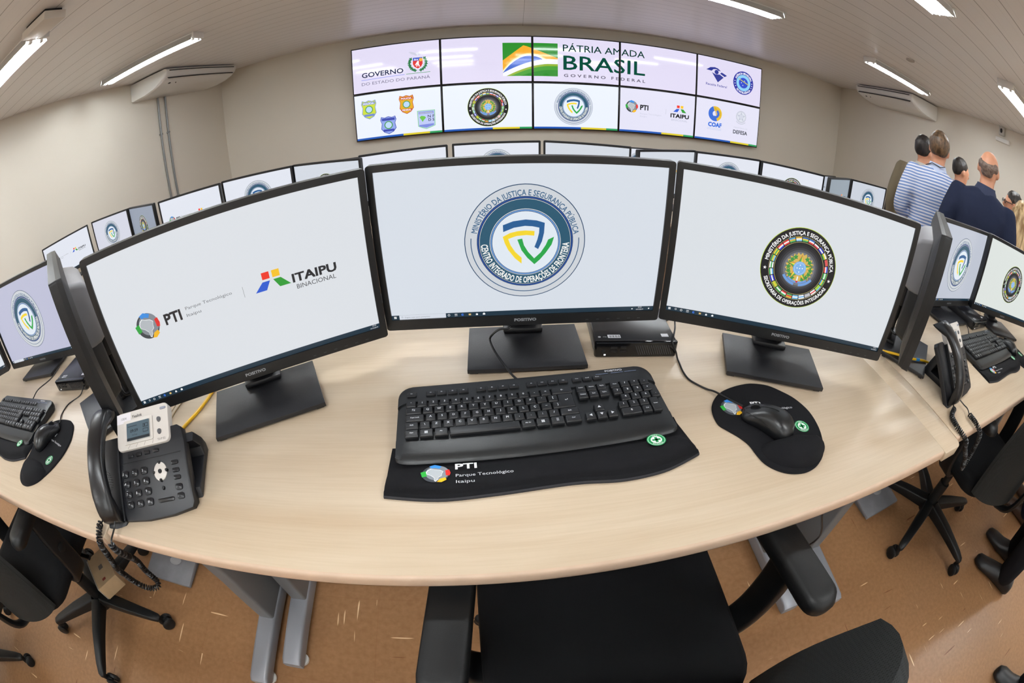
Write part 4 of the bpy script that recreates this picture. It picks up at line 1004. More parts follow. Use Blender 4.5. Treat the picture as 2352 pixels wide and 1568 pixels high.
# ---------------------------------------------------------------- mice: local +y is the front
mouse_m = mat('mouse_black', '#151618', rough=.33, bump=(1500, .04)); seam_m = mat('mouse_seam', '#050506', rough=.8)
def make_mouse():
    t = thing('computer_mouse', '', 'mouse'); Ln = .112
    secs = []; N_ = 18
    for i in range(N_+1):
        f = i/N_; y = -Ln/2 + Ln*f
        wd = (.0285 + .0035*math.cos(2*PI*(f-.15)))*(max(.0, 1-abs(2*f-1)**5.5))**.42 + .0008
        hh = .010 + .029*math.sin(PI*min(1, (f*.86+.13)))**1.1*(max(0, 1-abs(2*f-1)**6))**.5 if f < 1 else .010
        if f in (0, 1): hh = .010
        row = []
        for k in range(15):
            a = PI*k/14; ca, sa = math.cos(a), math.sin(a)
            row.append((wd*math.copysign(abs(ca)**.70, ca), y, .0035+(hh-.0035)*abs(sa)**.75))
        row += [(-wd*.92, y, .001), (wd*.92, y, .001)]
        secs.append(row)
    g = G(); g.loft(secs); b = g.build('shell', mouse_m, t, smooth=60)
    def top(y, x=0):
        f = (y+Ln/2)/Ln; return .010 + .029*math.sin(PI*min(1, f*.86+.13))**1.1*(max(0, 1-abs(2*f-1)**6))**.5
    g = G(); g.tube([(0, y, top(y)+.0002) for y in [.052-.004*i for i in range(17)]], .0006, 5); g.build('button_seam', seam_m, b)
    for s in (-1, 1):
        g = G(); g.tube([(s*(.0275-.012*((y-.0)/.06)**2*(1 if y > 0 else .2)), y, .018+.004*math.sin(y*60)) for y in [.045-.006*i for i in range(15)]], .0006, 5); g.build('side_seam', seam_m, b)
    g = G(); g.lathe([(.0125, -.0035), (.0135, 0), (.0125, .0035)], 20, M=Matrix.Translation((0, .030, top(.030)-.0075)) @ Matrix.Rotation(PI/2, 4, 'Y')); g.build('scroll_wheel', plast_s, t)
    e = E2(base=0); e.text('POSITIVO', 0, 0, .0028, 0, logo_m, w=.017, bold=.03, align='c', shear=0)
    e.build('maker_lettering', t, loc=(0, -.0515, .0232), rot=(-.75, 0, 0))
    return t
ms0 = make_mouse(); ms0['label'] = 'black mouse on the pad at the right of the nearest desk'; ms0.location = (.5005, .4720, DESK+.0046); ms0.rotation_euler.z = .675; ms0['group'] = 'black mice'
dup(ms0, (2.06, .53, DESK+.0046), .1, 'black mouse beyond the keyboard on the right desk', 'black mice')
dup(ms0, (-1.155, .475, DESK+.0046), -.38, 'black mouse on the pad at far left', 'black mice')
# ---------------------------------------------------------------- telephones
ph_m = mat('phone_black', '#131419', rough=.45, bump=(1400, .06)); ph_g = mat('phone_gloss', '#0F0F12', rough=.32); ph_s = mat('phone_silver', '#CFC9C2', rough=.38); ph_k = mat('phone_key', '#191A1E', rough=.30)
lcd_m = em('#6E8794', .55, .3); lcd_d = em('#2E3A40', .5, .3)
def make_phone(tilt, foot):
    PS = Matrix.Translation((0, 0, .012)) @ Matrix.Rotation(math.radians(tilt), 4, 'X')       # sloped face: x along the front edge, y up the slope
    t = thing('desk_telephone', '', 'telephone')
    face = lambda u, v, n=0: PS @ Vector((u, v, n))
    g = G()
    body = [(-.155, -.004), (-.100, -.009), (-.04, -.007), (.004, .0), (.009, .010), (.004, .120), (-.001, .146), (-.010, .152), (-.150, .150), (-.158, .140), (-.160, .02)]
    g.prism(body, -.024, 0, bev=.003, M=PS); b = g.build('body', ph_m, t, smooth=35)
    g = G(); g.prism([(-.212, -.010), (-.190, -.016), (-.164, -.010), (-.157, .0), (-.157, .150), (-.165, .158), (-.205, .158), (-.212, .150)], -.022, -.006, bev=.003, M=PS); g.prism([(-.160, -.004), (-.157, -.004), (-.155, .148), (-.160, .148)], -.01, .004, M=PS); c = g.build('cradle', ph_m, t, smooth=35)
    g = G(); g.prism([(-.156, .100), (-.006, .100), (-.006, .1012), (-.156, .1012)], -.001, .0004, M=PS); g.build('seam_line', seam_m, b)
    # silver display surround standing a little proud
    g = G(); P = rrect(.132, .074, .010, 5, -.090, .159); Q = lambda k, n: [PS @ Vector((-.090+(x+.090)*k, .159+(y-.159)*k, n)) for x, y in P]
    g.loft([Q(1, -.010), Q(1, .004), Q(.985, .006)]); d = g.build('display_panel', ph_s, t, smooth=35)
    g = G(); P2 = rrect(.074, .046, .003, 4, -.0985, .1545); g.loft([[PS @ Vector((x, y, .0058)) for x, y in P2], [PS @ Vector((x, y, .0085)) for x, y in P2], [PS @ Vector((-.0985+(x+.0985)*.80, .1545+(y-.1545)*.76, .0066)) for x, y in P2]]); g.build('screen_rim', ph_s, d)
    def sheet(name, fn, parent, lift):
        e = E2(flat=True, base=0, lay=.00015); fn(e); o = e.build(name, parent); o.matrix_local = PS @ Matrix.Translation((0, 0, lift)); return o
    def lcdf(e):
        e.rect(-.1275, .1375, -.0695, .1715, 0, lcd_m); e.rect(-.1275, .1375, -.0695, .1425, 1, lcd_d)
        e.text('09:59', -.118, .1525, .0058, 1, lcd_d, w=.020, bold=.03); e.text('16 Dez', -.113, .1460, .0030, 1, lcd_d, w=.013)
        e.rect(-.1240, .1640, -.1000, .1650, 1, lcd_d)
        for v in (.1575, .1480): e.rect(-.0850, v, -.0720, v+.0070, 1, lcd_d); e.rect(-.0840, v+.001, -.0730, v+.0060, 2, lcd_m)
        e.rect(-.0820, .1590, -.0790, .1630, 3, lcd_d)
    sheet('lcd', lcdf, d, .0090)
    def pf(e):
        e.text('Yealink', -.1140, .1815, .0058, 0, mat('ink_dark', '#3A3836', rough=.5), w=.0260, bold=.02); e.text('T21P E2', -.0525, .1270, .0038, 0, mat('ink_dark', '#3A3836'), w=.0190)
        e.rect(-.1550, .1750, -.1175, .1940, 0, mat('label_paper', '#E4E0E4', rough=.6)); e.text('1004', -.1430, .1815, .0052, 1, mat('ink_light', '#77747A', rough=.5), w=.0140)
        for i in range(4): e.poly([(-.128+.021*i, .1245), (-.120+.019*i, .1325), (-.1195+.019*i, .1325), (-.1272+.021*i, .1245)], 0, mat('ink_dark', '#3A3836'))
    sheet('printing', pf, d, .0063)
    def button(name, u, v, a, b_, h, m, r=None, parent=None):
        g = G(); P = rrect(a, b_, r or min(a, b_)*.32, 5, u, v)
        g.loft([[PS @ Vector((x, y, -.001)) for x, y in P], [PS @ Vector((x, y, h*.7)) for x, y in P], [PS @ Vector((u+(x-u)*.82, v+(y-v)*.78, h)) for x, y in P]]); return g.build(name, m, parent or t, smooth=45)
    keys = '123456789*0#'
    for i, ch in enumerate(keys):
        u = -.144+.0246*(i % 3)+.0020*(i//3); v = .080-.0190*(i//3)
        o = button('number_key', u, v, .0165, .0135, .0040, ph_k)
        sheet('digit', lambda e: e.text(ch, u-.0035, v-.0025, .0050, 0, leg_w, align='l', w=None) or (i in (0, 9, 10) or e.text(['', 'abc', 'def', 'ghi', 'jkl', 'mno', 'pqrs', 'tuv', 'wxyz', '', '', 'send'][i], u+.0008, v-.0022, .0020, 0, leg_w, w=.0045)), o, .0044)
    for u in (-.126, -.105, -.084, -.062): button('soft_key', u, .112, .0140, .0070, .0032, ph_k)
    for i, v in enumerate((.083, .069, .056, .039, .023)): button('side_key', -.0215+.0012*i, v, .0155 if i < 3 else .0150, .0075 if i < 3 else .0110, .0034, ph_k)
    for v in (.166, .143): 
        button('line_key', -.0465, v, .0090, .0105, .0095, mat('key_chrome', '#6B6C70', rough=.3, metal=.5), .0044, d)
    button('message_light', -.036, .186, .0150, .0050, .0080, mat('lens_grey', '#9498A6', rough=.2), .0024, d)
    g = G(); P = [(-.0555+.0150*math.cos(2*PI*k/32), .072+.0170*math.sin(2*PI*k/32)) for k in range(32)]
    g.loft([[PS @ Vector((x, y, -.001)) for x, y in P], [PS @ Vector((x, y, .0022)) for x, y in P], [PS @ Vector((-.0555+(x+.0555)*.9, .072+(y-.072)*.9, .0030)) for x, y in P]]); n = g.build('navigation_pad', ph_s, t, smooth=45)
    for u, v, r in ((-.0555, .072, .0085), (-.0555, .088, .006), (-.0555, .056, .006), (-.0705, .072, .006), (-.0405, .072, .006)): button('navigation_key', u, v, r, r, .0055, ph_g, r*.49, n)
    button('cancel_key', -.053, .042, .006, .007, .004, ph_g, .0028)
    button('volume_bar', -.051, .021, .038, .0070, .0030, ph_g, .003)
    # stand under the raised end
    g = G(); g.prism(foot, -.145, .018, bev=.003, M=Matrix(((0, 0, 1, 0), (1, 0, 0, 0), (0, 1, 0, 0), (0, 0, 0, 1)))); 
    g.build('stand', ph_m, t, smooth=30)
    # handset: a long arched bar lying left of the keys
    secs = []; N_ = 26
    for i in range(N_+1):
        f = i/N_; v = -.004+.212*f
        end = max(0, abs(2*f-1)-.62)/.38
        arch = .030*math.sin(PI*f)**.8
        thick = .023 + .020*(end if end < 1 else 1)**.7
        wd = .0235 - .0020*math.cos(PI*(2*f-1))
        k = (1-end**6)**.5 if end < 1 else .55
        top_ = .018+arch+.010; bot = top_-thick - .004*end
        row = []
        for a in range(16):
            th = 2*PI*a/16; ca, sa = math.cos(th), math.sin(th)
            row.append(PS @ Vector((-.187+wd*(.65+.35*k)*math.copysign(abs(ca)**.6, ca), v, (top_+bot)/2+(top_-bot)/2*(.6+.4*k)*math.copysign(abs(sa)**.7, sa))))
        secs.append(row)
    g = G(); g.loft(secs); h = g.build('handset', ph_g, t, smooth=60)
    g = G()
    for r in range(1, 5):
        for k in range(6*r):
            a = 2*PI*k/(6*r); g.lathe([(.0009, 0), (.0009, .0006)], 6, M=PS @ Matrix.Translation((-.170+.0036*r*math.cos(a)*.55, .062+.0045*r*math.sin(a), .0335-.0022*r*math.cos(a))) @ Matrix.Rotation(.5, 4, 'Y'))
    g.build('speaker_holes', mat('hole_black', '#040405', rough=.9), h)
    sheet('handset_mark', lambda e: e.text('HD', -.201, .172, .0055, 0, logo_m, w=.0105, bold=.05), h, .0425)
    return t
ph0 = make_phone(30, [(.030, .0), (.150, .0), (.156, .014), (.150, .034), (.128, .066), (.108, .062), (.128, .030), (.122, .014), (.060, .013), (.040, .016)]); ph0['label'] = 'black desk telephone at the left front of the nearest desk'; PHL = (-.497, .353, DESK); PHR = .337
ph0.location = PHL; ph0.rotation_euler.z = PHR; ph0['group'] = 'desk telephones'
inv = (Matrix.Translation(PHL) @ Matrix.Rotation(PHR, 4, 'Z')).inverted()
cord = [(-.715, .276, .752), (-.711, .264, .752), (-.712, .243, .735), (-.726, .241, .69), (-.752, .243, .64), (-.772, .252, .595), (-.777, .258, .56), (-.770, .264, .532), (-.758, .272, .516), (-.744, .284, .512), (-.742, .292, .525), (-.742, .290, .565), (-.724, .285, .62), (-.690, .262, .68), (-.668, .245, .725), (-.662, .243, .748)]
cm = mat('cord_black', '#101113', rough=.35)
g = G(); g.tube([inv @ p for p in coil(cord, .0056, 150, .0018)], .0022, 5); g.tube([inv @ Vector(p) for p in spline([(-.700, .286, .765), (-.712, .282, .752), (-.718, .274, .752)], 5)], .0018, 6); g.tube([inv @ Vector(p) for p in spline([(-.660, .292, .768), (-.664, .275, .755), (-.661, .250, .752), (-.661, .242, .746)], 5)], .0018, 6)
g.build('handset_cord', cm, ph0, smooth=60)
ph1 = make_phone(45, [(.010, 0), (.142, .0), (.148, .010), (.116, .105), (.094, .098), (.120, .018), (.040, .018)])
ph1['label'] = 'black desk telephone seen from its handset side at the right desk joint'; ph1['group'] = 'desk telephones'
P1, R1 = (1.330, .408, DESK), .12; ph1.location = P1; ph1.rotation_euler.z = R1
inv = (Matrix.Translation(P1) @ Matrix.Rotation(R1, 4, 'Z')).inverted()
cord = [(1.128, .362, .752), (1.090, .345, .750), (1.074, .312, .750), (1.088, .268, .738), (1.130, .266, .70), (1.198, .264, .65), (1.235, .262, .605), (1.248, .264, .597), (1.258, .266, .62), (1.240, .266, .68), (1.190, .262, .735), (1.176, .285, .752), (1.184, .325, .751)]
g = G(); g.tube([inv @ p for p in coil(cord, .0060, 150, .0018)], .0023, 5); g.tube([inv @ Vector(p) for p in spline([(1.184, .325, .751), (1.200, .345, .7515), (1.198, .362, .752), (1.187, .385, .758)], 5)], .0018, 6); g.tube([inv @ Vector(p) for p in spline([(1.128, .362, .752), (1.140, .380, .756), (1.145, .395, .765)], 5)], .0020, 6)
g.build('handset_cord', cm, ph1, smooth=60)

# ---------------------------------------------------------------- loose cables
def cable(name, label, pts, r, m, n=10):
    g = G(); g.tube(spline(pts, n), r, 8); return tag(g.build(name, m, smooth=60), label, 'cable')
yel = mat('cable_yellow', '#E8B512', rough=.4); blk = mat('cable_black', '#0E0E10', rough=.4)
cable('network_cable', 'yellow network cable running from the left telephone under the left monitor', [(-.560, .845, .745), (-.590, .74, .7445), (-.603, .678, .7445), (-.606, .644, .7445), (-.612, .606, .7445), (-.622, .572, .7445), (-.629, .546, .7445), (-.632, .520, .746), (-.630, .495, .755)], .0038, yel)
cable('thin_cable', 'thin pale cable lying between the left telephone and the left monitor', [(-.672, .70, .7425), (-.682, .636, .7425), (-.684, .589, .7425), (-.672, .540, .7425), (-.655, .50, .7425)], .0016, mat('cable_tan', '#8A7350', rough=.5))
cable('network_cable', 'yellow network cable with blue tape behind the right telephone', [(1.00, .69, .7445), (1.043, .640, .752), (1.068, .612, .759), (1.098, .592, .761), (1.132, .573, .761), (1.184, .558, .760), (1.225, .545, .755), (1.262, .530, .762)], .0038, yel)
g = G(); g.tube([(1.150, .5675, .761), (1.166, .563, .7605)], .0046, 10); tag(g.build('tape_wrap', mat('tape_blue', '#2E86C8', rough=.4)), 'blue tape wrapped round the yellow cable at right', 'tape')
cable('keyboard_cable', 'thin black cable looping over the middle monitor base to the keyboard', [(.075, .80, .84), (.059, .775, .80), (.035, .764, .80), (.020, .762, .79), (.015, .765, .776), (.021, .736, .771), (.035, .698, .766), (.054, .663, .757), (.068, .644, .758)], .0022, blk)
cable('mouse_cable', 'thin black cable hanging off the small computer and running to the mouse', [(.425, .80, .80), (.419, .777, .785), (.410, .755, .783), (.395, .727, .781), (.388, .712, .776), (.398, .708, .756), (.403, .706, .7425), (.400, .687, .7425), (.396, .656, .7425), (.398, .631, .7425), (.408, .613, .7425), (.423, .595, .7425), (.435, .580, .746), (.447, .545, .754), (.464, .518, .757)], .0020, blk)
cable('mouse_cable', 'thin black cable running to the mouse on the left desk', [(-1.15, .70, .765), (-1.155, .665, .7425), (-1.185, .62, .7425), (-1.18, .575, .7425), (-1.140, .535, .75), (-1.135, .522, .756)], .0020, blk)
cable('keyboard_cable', 'thin black cable crossing the middle monitor base of the left desk', [(-1.34, .74, .79), (-1.37, .70, .775), (-1.43, .655, .765), (-1.47, .632, .745), (-1.475, .612, .75)], .0022, blk)
cable('keyboard_cable', 'thin black cable behind the keyboard on the right desk', [(1.765, .70, .778), (1.765, .675, .765), (1.768, .655, .744), (1.77, .640, .752)], .0022, blk)
cable('power_cable', 'black cable loop behind the right monitor of the nearest desk, upper one', [(1.20, .735, .885), (1.156, .705, .85), (1.129, .671, .845), (1.134, .656, .85), (1.15, .665, .88)], .0035, blk)
cable('power_cable', 'black cable loop behind the right monitor of the nearest desk, lower one', [(1.135, .70, .83), (1.115, .682, .80), (1.101, .654, .795), (1.114, .639, .80), (1.156, .646, .81), (1.175, .665, .83)], .0035, blk)
cable('power_cable', 'black cable loop behind the left monitor of the nearest desk', [(-.905, .66, .83), (-.86, .62, .80), (-.82, .60, .795), (-.77, .612, .81), (-.745, .635, .83)], .0035, blk)
cable('floor_cable', 'thin black cable hanging under the desk front at right', [(.62, .36, .70), (.69, .368, .58), (.732, .371, .50), (.804, .382, .40), (.851, .395, .32), (.845, .41, .26), (.80, .45, .22)], .0028, blk)

# ---------------------------------------------------------------- chairs
fab = mat('chair_fabric', '#0B0C0E', rough=.9, spec=.25, bump=(900, .4)); mesh_m = mat('chair_mesh', '#17191A', rough=.75, spec=.3); chp = mat('chair_plastic', '#0E0F10', rough=.48, spec=.35, bump=(500, .08)); chrome = mat('chrome', '#B8BABD', rough=.18, metal=1)
def mesh_holes(m):
    nt = m.node_tree; b = nt.nodes['Principled BSDF']; tc = nt.nodes.new('ShaderNodeTexCoord'); mp = nt.nodes.new('ShaderNodeMapping'); mp.inputs['Scale'].default_value = (330, 330, 240)
    nt.links.new(tc.outputs['Object'], mp.inputs['Vector']); v = nt.nodes.new('ShaderNodeTexVoronoi'); v.inputs['Scale'].default_value = 1; v.inputs['Randomness'].default_value = .15; nt.links.new(mp.outputs[0], v.inputs['Vector'])
    r = nt.nodes.new('ShaderNodeValToRGB'); r.color_ramp.elements[0].color = (.002, .002, .002, 1); r.color_ramp.elements[0].position = .25; r.color_ramp.elements[1].color = (.016, .018, .018, 1); r.color_ramp.elements[1].position = .5
    nt.links.new(v.outputs['Distance'], r.inputs[0]); nt.links.new(r.outputs[0], b.inputs['Base Color'])
mesh_holes(mesh_m)
def make_chair():
    t = thing('office_chair', '', 'chair')
    g = G(); S = lambda k, z, dy=0: [(x*k, y*k+dy, z) for x, y in rrect(.485, .47, .085, 7)]
    g.loft([S(.93, .405), S(.985, .418), S(1, .436), S(.985, .455), S(.93, .466), S(.80, .471)]); s = g.build('seat', fab, t, smooth=60)
    g = G(); g.box((0, -.01, .385), (.26, .30, .04), bev=.015); g.box((.16, .02, .375), (.16, .016, .012), bev=.004); g.build('tilt_mechanism', chp, s)
    secs = []; N_ = 28
    for i in range(N_+1):
        f = 2*i/N_-1; x = .238*f; y = -.292+.085*f*f
        ez = max(0, abs(f)-.5)/.5
        zt = .905-.085*ez**2.8; zb = .432+.012*ez**4
        th = .030-.012*ez**2
        row = []
        M_ = 10
        for k in range(M_+1):
            z = zb+(zt-zb)*k/M_; lean = -.055*((z-.43)/.43)+.02*math.sin(PI*(z-.43)/.43); row.append((x, y+lean+.0*f, z))
        for k in range(M_, -1, -1):
            z = zb+(zt-zb)*k/M_; lean = -.055*((z-.43)/.43)+.02*math.sin(PI*(z-.43)/.43); row.append((x*.985, y+lean-th, z))
        secs.append(row)
    g = G(); g.loft(secs); b = g.build('backrest', mesh_m, t, smooth=50)
    g = G(); g.tube(spline([(0, -.10, .385), (0, -.25, .385), (0, -.345, .42), (0, -.375, .55), (0, -.39, .70)], 6), [.03]*9+[.025]*16, 10, flat=.5); g.build('back_bar', chp, t, smooth=60)
    for sx in (-1, 1):
        g = G(); P = rrect(.066, .250, .028, 6); A = lambda k, z: [(sx*.270+x*k+sx*(-.03*(y/.26)), y*k-.048, z) for x, y in P]
        g.loft([A(.90, .650), A(1, .658), A(1, .672), A(.93, .684), A(.80, .687)]); a = g.build('armrest', chp, t, smooth=50)
        g = G(); path = spline([(sx*.17, -.055, .408), (sx*.245, -.055, .405), (sx*.278, -.052, .45), (sx*.282, -.050, .56), (sx*.274, -.045, .655)], 6)
        secs = [[(p.x+dx, p.y+dy, p.z+(0 if j > 5 else 0)) for dx, dy in rrect(.024, .068-.0008*j, .008, 4)] for j, p in enumerate(path)]
        secs = []
        for j, p in enumerate(path):
            tg = (path[min(j+1, len(path)-1)]-path[max(j-1, 0)]).normalized(); n_ = Vector((-tg.z, 0, tg.x))
            secs.append([p+n_*dx+Vector((0, 1, 0))*dy for dx, dy in rrect(.024, .070, .009, 4)])
        g.loft(secs); g.build('arm_post', chp, a, smooth=50)
        g = G(); g.lathe([(.014, -.004), (.014, .004), (.008, .006)], 16, M=Matrix.Translation((sx*.296, -.05, .53)) @ Matrix.Rotation(sx*PI/2, 4, 'Y')); g.build('adjust_button', chp, a)
    g = G(); g.lathe([(.018, .37), (.018, .22), (.027, .22), (.027, .10), (.048, .115), (.050, .075), (.042, .055)], 24); g.build('gas_column', chp, t)
    for k in range(5):
        g = G(); g.loft([[(r, y, z) for y, z in rrect(w_, h_, .007, 4, 0, zc)] for r, w_, h_, zc in ((.03, .052, .052, .092), (.16, .046, .042, .088), (.29, .036, .030, .078), (.325, .030, .022, .074), (.334, .016, .012, .072))])
        l = g.build('leg', chp, t, smooth=45, rot=(0, 0, 2*PI*k/5))
        g = G(); R_ = Matrix.Translation((.322, 0, 0)) @ Matrix.Rotation(.9+k*1.7, 4, 'Z')
        for s_ in (-1, 1): g.lathe([(.012, -.008), (.024, -.008), (.0265, -.003), (.0265, .004), (.020, .009), (.008, .0095)], 20, M=R_ @ Matrix.Translation((.014, s_*.0125, .0268)) @ Matrix.Rotation(PI/2*-s_, 4, 'X'))
        g.lathe([(.010, .03), (.012, .066)], 12, M=R_); g.ell((.008, 0, .042), (.022, .010, .016), 10, M=R_)
        g.build('caster', chp, l, smooth=45)
    return t
ch0 = make_chair(); ch0['label'] = 'black office chair pushed under the nearest desk, seen from above'; ch0.location = (.196, .285, 0); ch0['group'] = 'black office chairs'
def place(x, y, z, rz, off, lab, grp):
    c = dup(ch0, (x, y, z), rz, lab, grp); k = 0
    for o in c.children:
        if o.name.startswith('leg'): o.rotation_euler.z = math.radians(off+72*k)-rz; k += 1
place(-1.460, .310, 0, .06, 3, 'black office chair under the left desk, its five legs spread on the tiles', 'black office chairs')
place(1.745, .400, 0, -.12, 54, 'black office chair under the right desk, its five legs in full view', 'black office chairs')
for x, y, rz, lab in ((-2.95, 2.05, .3, 'far left'), (-1.45, 2.10, -.1, 'left of centre'), (.20, 2.12, .1, 'straight ahead'), (1.85, 2.10, -.2, 'right of centre')):
    place(x, y, F2, rz, 20, 'black office chair in the second row, %s' % lab, 'black office chairs in the second row')

place(-2.215, -.33, 0, .4, 27, 'black office chair beside the left photo corner, only one leg tip in view', 'black office chairs')
# ---------------------------------------------------------------- under the desks
t = thing('foot_rest', 'tilted grey foot rest on the floor left of the nearest desk legs', 'foot rest', (-1.195, .615, 0), -.02, 'grey foot rests')
g = G(); g.box((0, 0, .028), (.24, .22, .016), rot=(.10, 0, 0), bev=.005); g.build('plate', mat('footrest_grey', '#77777B', rough=.5, noise=(14, .15)), t)
for x in (-.10, .10): G().box((x, 0, .010), (.02, .18, .020), bev=.003).build('bracket', steel_d, t)
g = G(); g.ell((.02, -.02, .0345), (.03, .02, .003), 12); g.build('pale_spot', mat('pale_grey', '#9A9A9C', rough=.6), t)  # small paler oval on the plate
dup(t, (1.525, .625, 0), .05, 'tilted grey foot rest on the floor under the right desk', 'grey foot rests')
t = thing('cardboard_box', 'small cardboard box in clear film resting on the left chair legs', 'box', (-1.395, .398, .1215), .96)
g = G(); g.box((0, 0, .033), (.105, .165, .066), bev=.002); g.build('carton', mat('cardboard', '#B39A78', rough=.8, noise=(25, .06)), t)
film = mat('clear_film', '#D8D6D2', rough=.12); 
g = G(); g.box((-.0555, 0, .034), (.004, .160, .062), bev=.001); g.build('film_wrap', mat('film_grey', '#A8A39C', rough=.15), t)
e = E2(flat=True, base=.0665, lay=.0002); e.rect(-.010, -.01, .012, .012, 0, mat('label_grey', '#6A635C', rough=.7)); e.rect(-.015, -.066, .003, -.054, 0, mat('label_red', '#8C3A2C', rough=.7)); e.build('printed_labels', t)
# ---------------------------------------------------------------- people
skin_m = mat('skin', '#C58B6C', rough=.5, noise=(18, .06)); skin_b = mat('skin_scalp', '#C0795A', rough=.32)
def remesh(g, name, mats, parent, voxel=.010, smooth_it=5, zmat=None):
    o = g.build(name, mats if isinstance(mats, list) else [mats], None, smooth=0)
    r = o.modifiers.new('r', 'REMESH'); r.mode = 'VOXEL'; r.voxel_size = voxel; r.use_smooth_shade = True
    s = o.modifiers.new('s', 'SMOOTH'); s.iterations = smooth_it; s.factor = .5
    dg = bpy.context.evaluated_depsgraph_get(); me = bpy.data.meshes.new_from_object(o.evaluated_get(dg)); me.name = name
    old = o.data; bpy.data.objects.remove(o); bpy.data.meshes.remove(old)
    me.materials.clear()
    for m in (mats if isinstance(mats, list) else [mats]): me.materials.append(m)
    if zmat:
        for p in me.polygons: p.material_index = zmat(p.center)
    me.shade_smooth()
    n = bpy.data.objects.new(name, me); C.objects.link(n); n.parent = parent; return n
def ellsec(cx, cy, z, rx, ry, n=20, p=.85): 
    return [(cx+rx*math.copysign(abs(math.cos(2*PI*k/n))**p, math.cos(2*PI*k/n)), cy+ry*math.copysign(abs(math.sin(2*PI*k/n))**p, math.sin(2*PI*k/n)), z) for k in range(n)]
TORSO = [(.86, .150, .105, 0), (.93, .168, .118, -.005), (1.02, .158, .108, 0), (1.10, .150, .104, .004), (1.20, .160, .112, .004), (1.30, .176, .120, -.004), (1.38, .186, .112, -.010), (1.43, .172, .094, -.012), (1.470, .120, .075, -.012), (1.50, .070, .062, -.008)]
def make_person(name, label, loc, rz, H, style):
    """facing local +y.  style: shirt (list of materials), trousers, shoes, hair, arms, build (width factor), extras"""
    t = thing(name, label, 'person', loc, rz, style.get('group'))
    k = H/1.75; wf = style.get('wide', 1.0)*k
    def V(x, y, z): return (x*wf, y*k, z*k)
    lean = style.get('lean', 0)
    def L(p):      # lean forward above the hips
        x, y, z = p
        if lean and z > .9*k: y += lean*(z-.9*k); z -= abs(lean)*.2*(z-.9*k)
        return (x, y, z)
    sh = 1.415
    arms = {'folded': [(.185, -.010, sh), (.232, -.030, 1.26), (.240, .010, 1.12), (.13, .17, 1.15), (-.04, .20, 1.17)],
            'down': [(.185, -.010, sh), (.225, -.02, 1.26), (.240, -.02, 1.13), (.235, .03, .98), (.225, .07, .86)]}[style.get('arms', 'folded')]
    rad = [.056, .050, .043, .036, .028]
    legs = [(.088, 0, .90), (.098, .012, .68), (.100, .018, .48), (.100, -.005, .28), (.100, -.015, .085)]; lrad = [.088, .078, .056, .050, .036]
    def limbs(g, pts, r, inf=0, both=True, cut=None, skew=0):
        for s in (-1, 1):
            P = [L(V(s*x, y+(skew*s if j > 2 else 0), z+(.02*s if skew and j > 2 else 0))) for j, (x, y, z) in enumerate(pts[:cut])]
            R = [(q+inf)*k for q in r[:cut]]
            sp = spline(P, 5); n = len(sp); rr = []
            for i in range(n):
                f = i/(n-1)*(len(R)-1); j = min(int(f), len(R)-2); rr.append(R[j]+(R[j+1]-R[j])*(f-j))
            g.tube(sp, rr, 14); g.ell(P[0], (R[0], R[0], R[0]), 12); g.ell(P[-1], (R[-1],)*3, 12)
    # --- the body, one continuous surface
    hd = style.get('head', 0.0)     # turn of the head
    HC = L((0, .018*k-.010*k, 1.625*k))
    HM = Matrix.Translation(HC) @ Matrix.Rotation(hd, 4, 'Z') @ Matrix.Rotation(style.get('nod', -.12), 4, 'X')
    def head(g):
        h = k*style.get('hs', 1.0)
        g.ell((0, -.012*h, .018*h), (.074*h, .094*h, .096*h), 20, M=HM)
        g.loft([[(x*h, y*h, z*h) for x, y, z in ellsec(0, yy, zz, rx, ry)] for zz, yy, rx, ry in ((.03, .0, .070, .088), (-.03, .010, .063, .078), (-.07, .024, .052, .064), (-.105, .040, .034, .042))], M=HM)
        g.ell((0, .098*h, -.012*h), (.013*h, .020*h, .022*h), 10, M=HM); g.ell((0, .086*h, -.056*h), (.024*h, .010*h, .010*h), 10, M=HM)
        for s in (-1, 1):
            g.ell((s*.077*h, -.008*h, -.005*h), (.010*h, .020*h, .032*h), 10, M=HM); g.ell((s*.030*h, .080*h, .018*h), (.016*h, .010*h, .008*h), 10, M=HM)
    g = G()
    g.loft([[L(V(x/1, y, z)) for x, y, z in ellsec(0, cy, z, rx*.94, ry*.94)] for z, rx, ry, cy in TORSO])
    g.tube([L((0, -.012*k, 1.46*k)), L((0, -.004*k, 1.52*k)), L((0, .004*k, 1.60*k))], [.064*k, .056*k, .056*k], 16)
    head(g); limbs(g, arms, rad, 0, skew=.02 if style.get('arms', 'folded') == 'folded' else 0); limbs(g, legs, lrad)
    for s in (-1, 1):       # hands with fingers and thumb, feet
        w_ = Vector(L(V(s*arms[-1][0], arms[-1][1]+(.02*s if style.get('arms', 'folded') == 'folded' else 0), arms[-1][2]+(.02*s if style.get('arms', 'folded') == 'folded' else 0)))); e_ = Vector(L(V(s*arms[-2][0], arms[-2][1], arms[-2][2])))
        d = (w_-e_).normalized(); sd = d.cross(Vector((0, 1, 0)) if abs(d.y) < .8 else Vector((0, 0, 1))).normalized()
        c = w_+d*.05*k; g.tube([w_, w_+d*.03*k, w_+d*.085*k], [.027*k, .036*k, .034*k], 10, flat=.55)
        for i, ln in enumerate((.060, .072, .068, .052)):
            b = w_+d*.08*k+sd*(-.027+.018*i)*k; g.tube([b, b+d*ln*.5*k+Vector((0, -.006*k, -.004*k)), b+d*ln*k+Vector((0, -.022*k, -.010*k))], [.0095*k, .009*k, .008*k], 8)
        g.tube([w_+d*.02*k+sd*.03*k, w_+d*.055*k+sd*.055*k, w_+d*.085*k+sd*.055*k], [.012*k, .011*k, .009*k], 8)
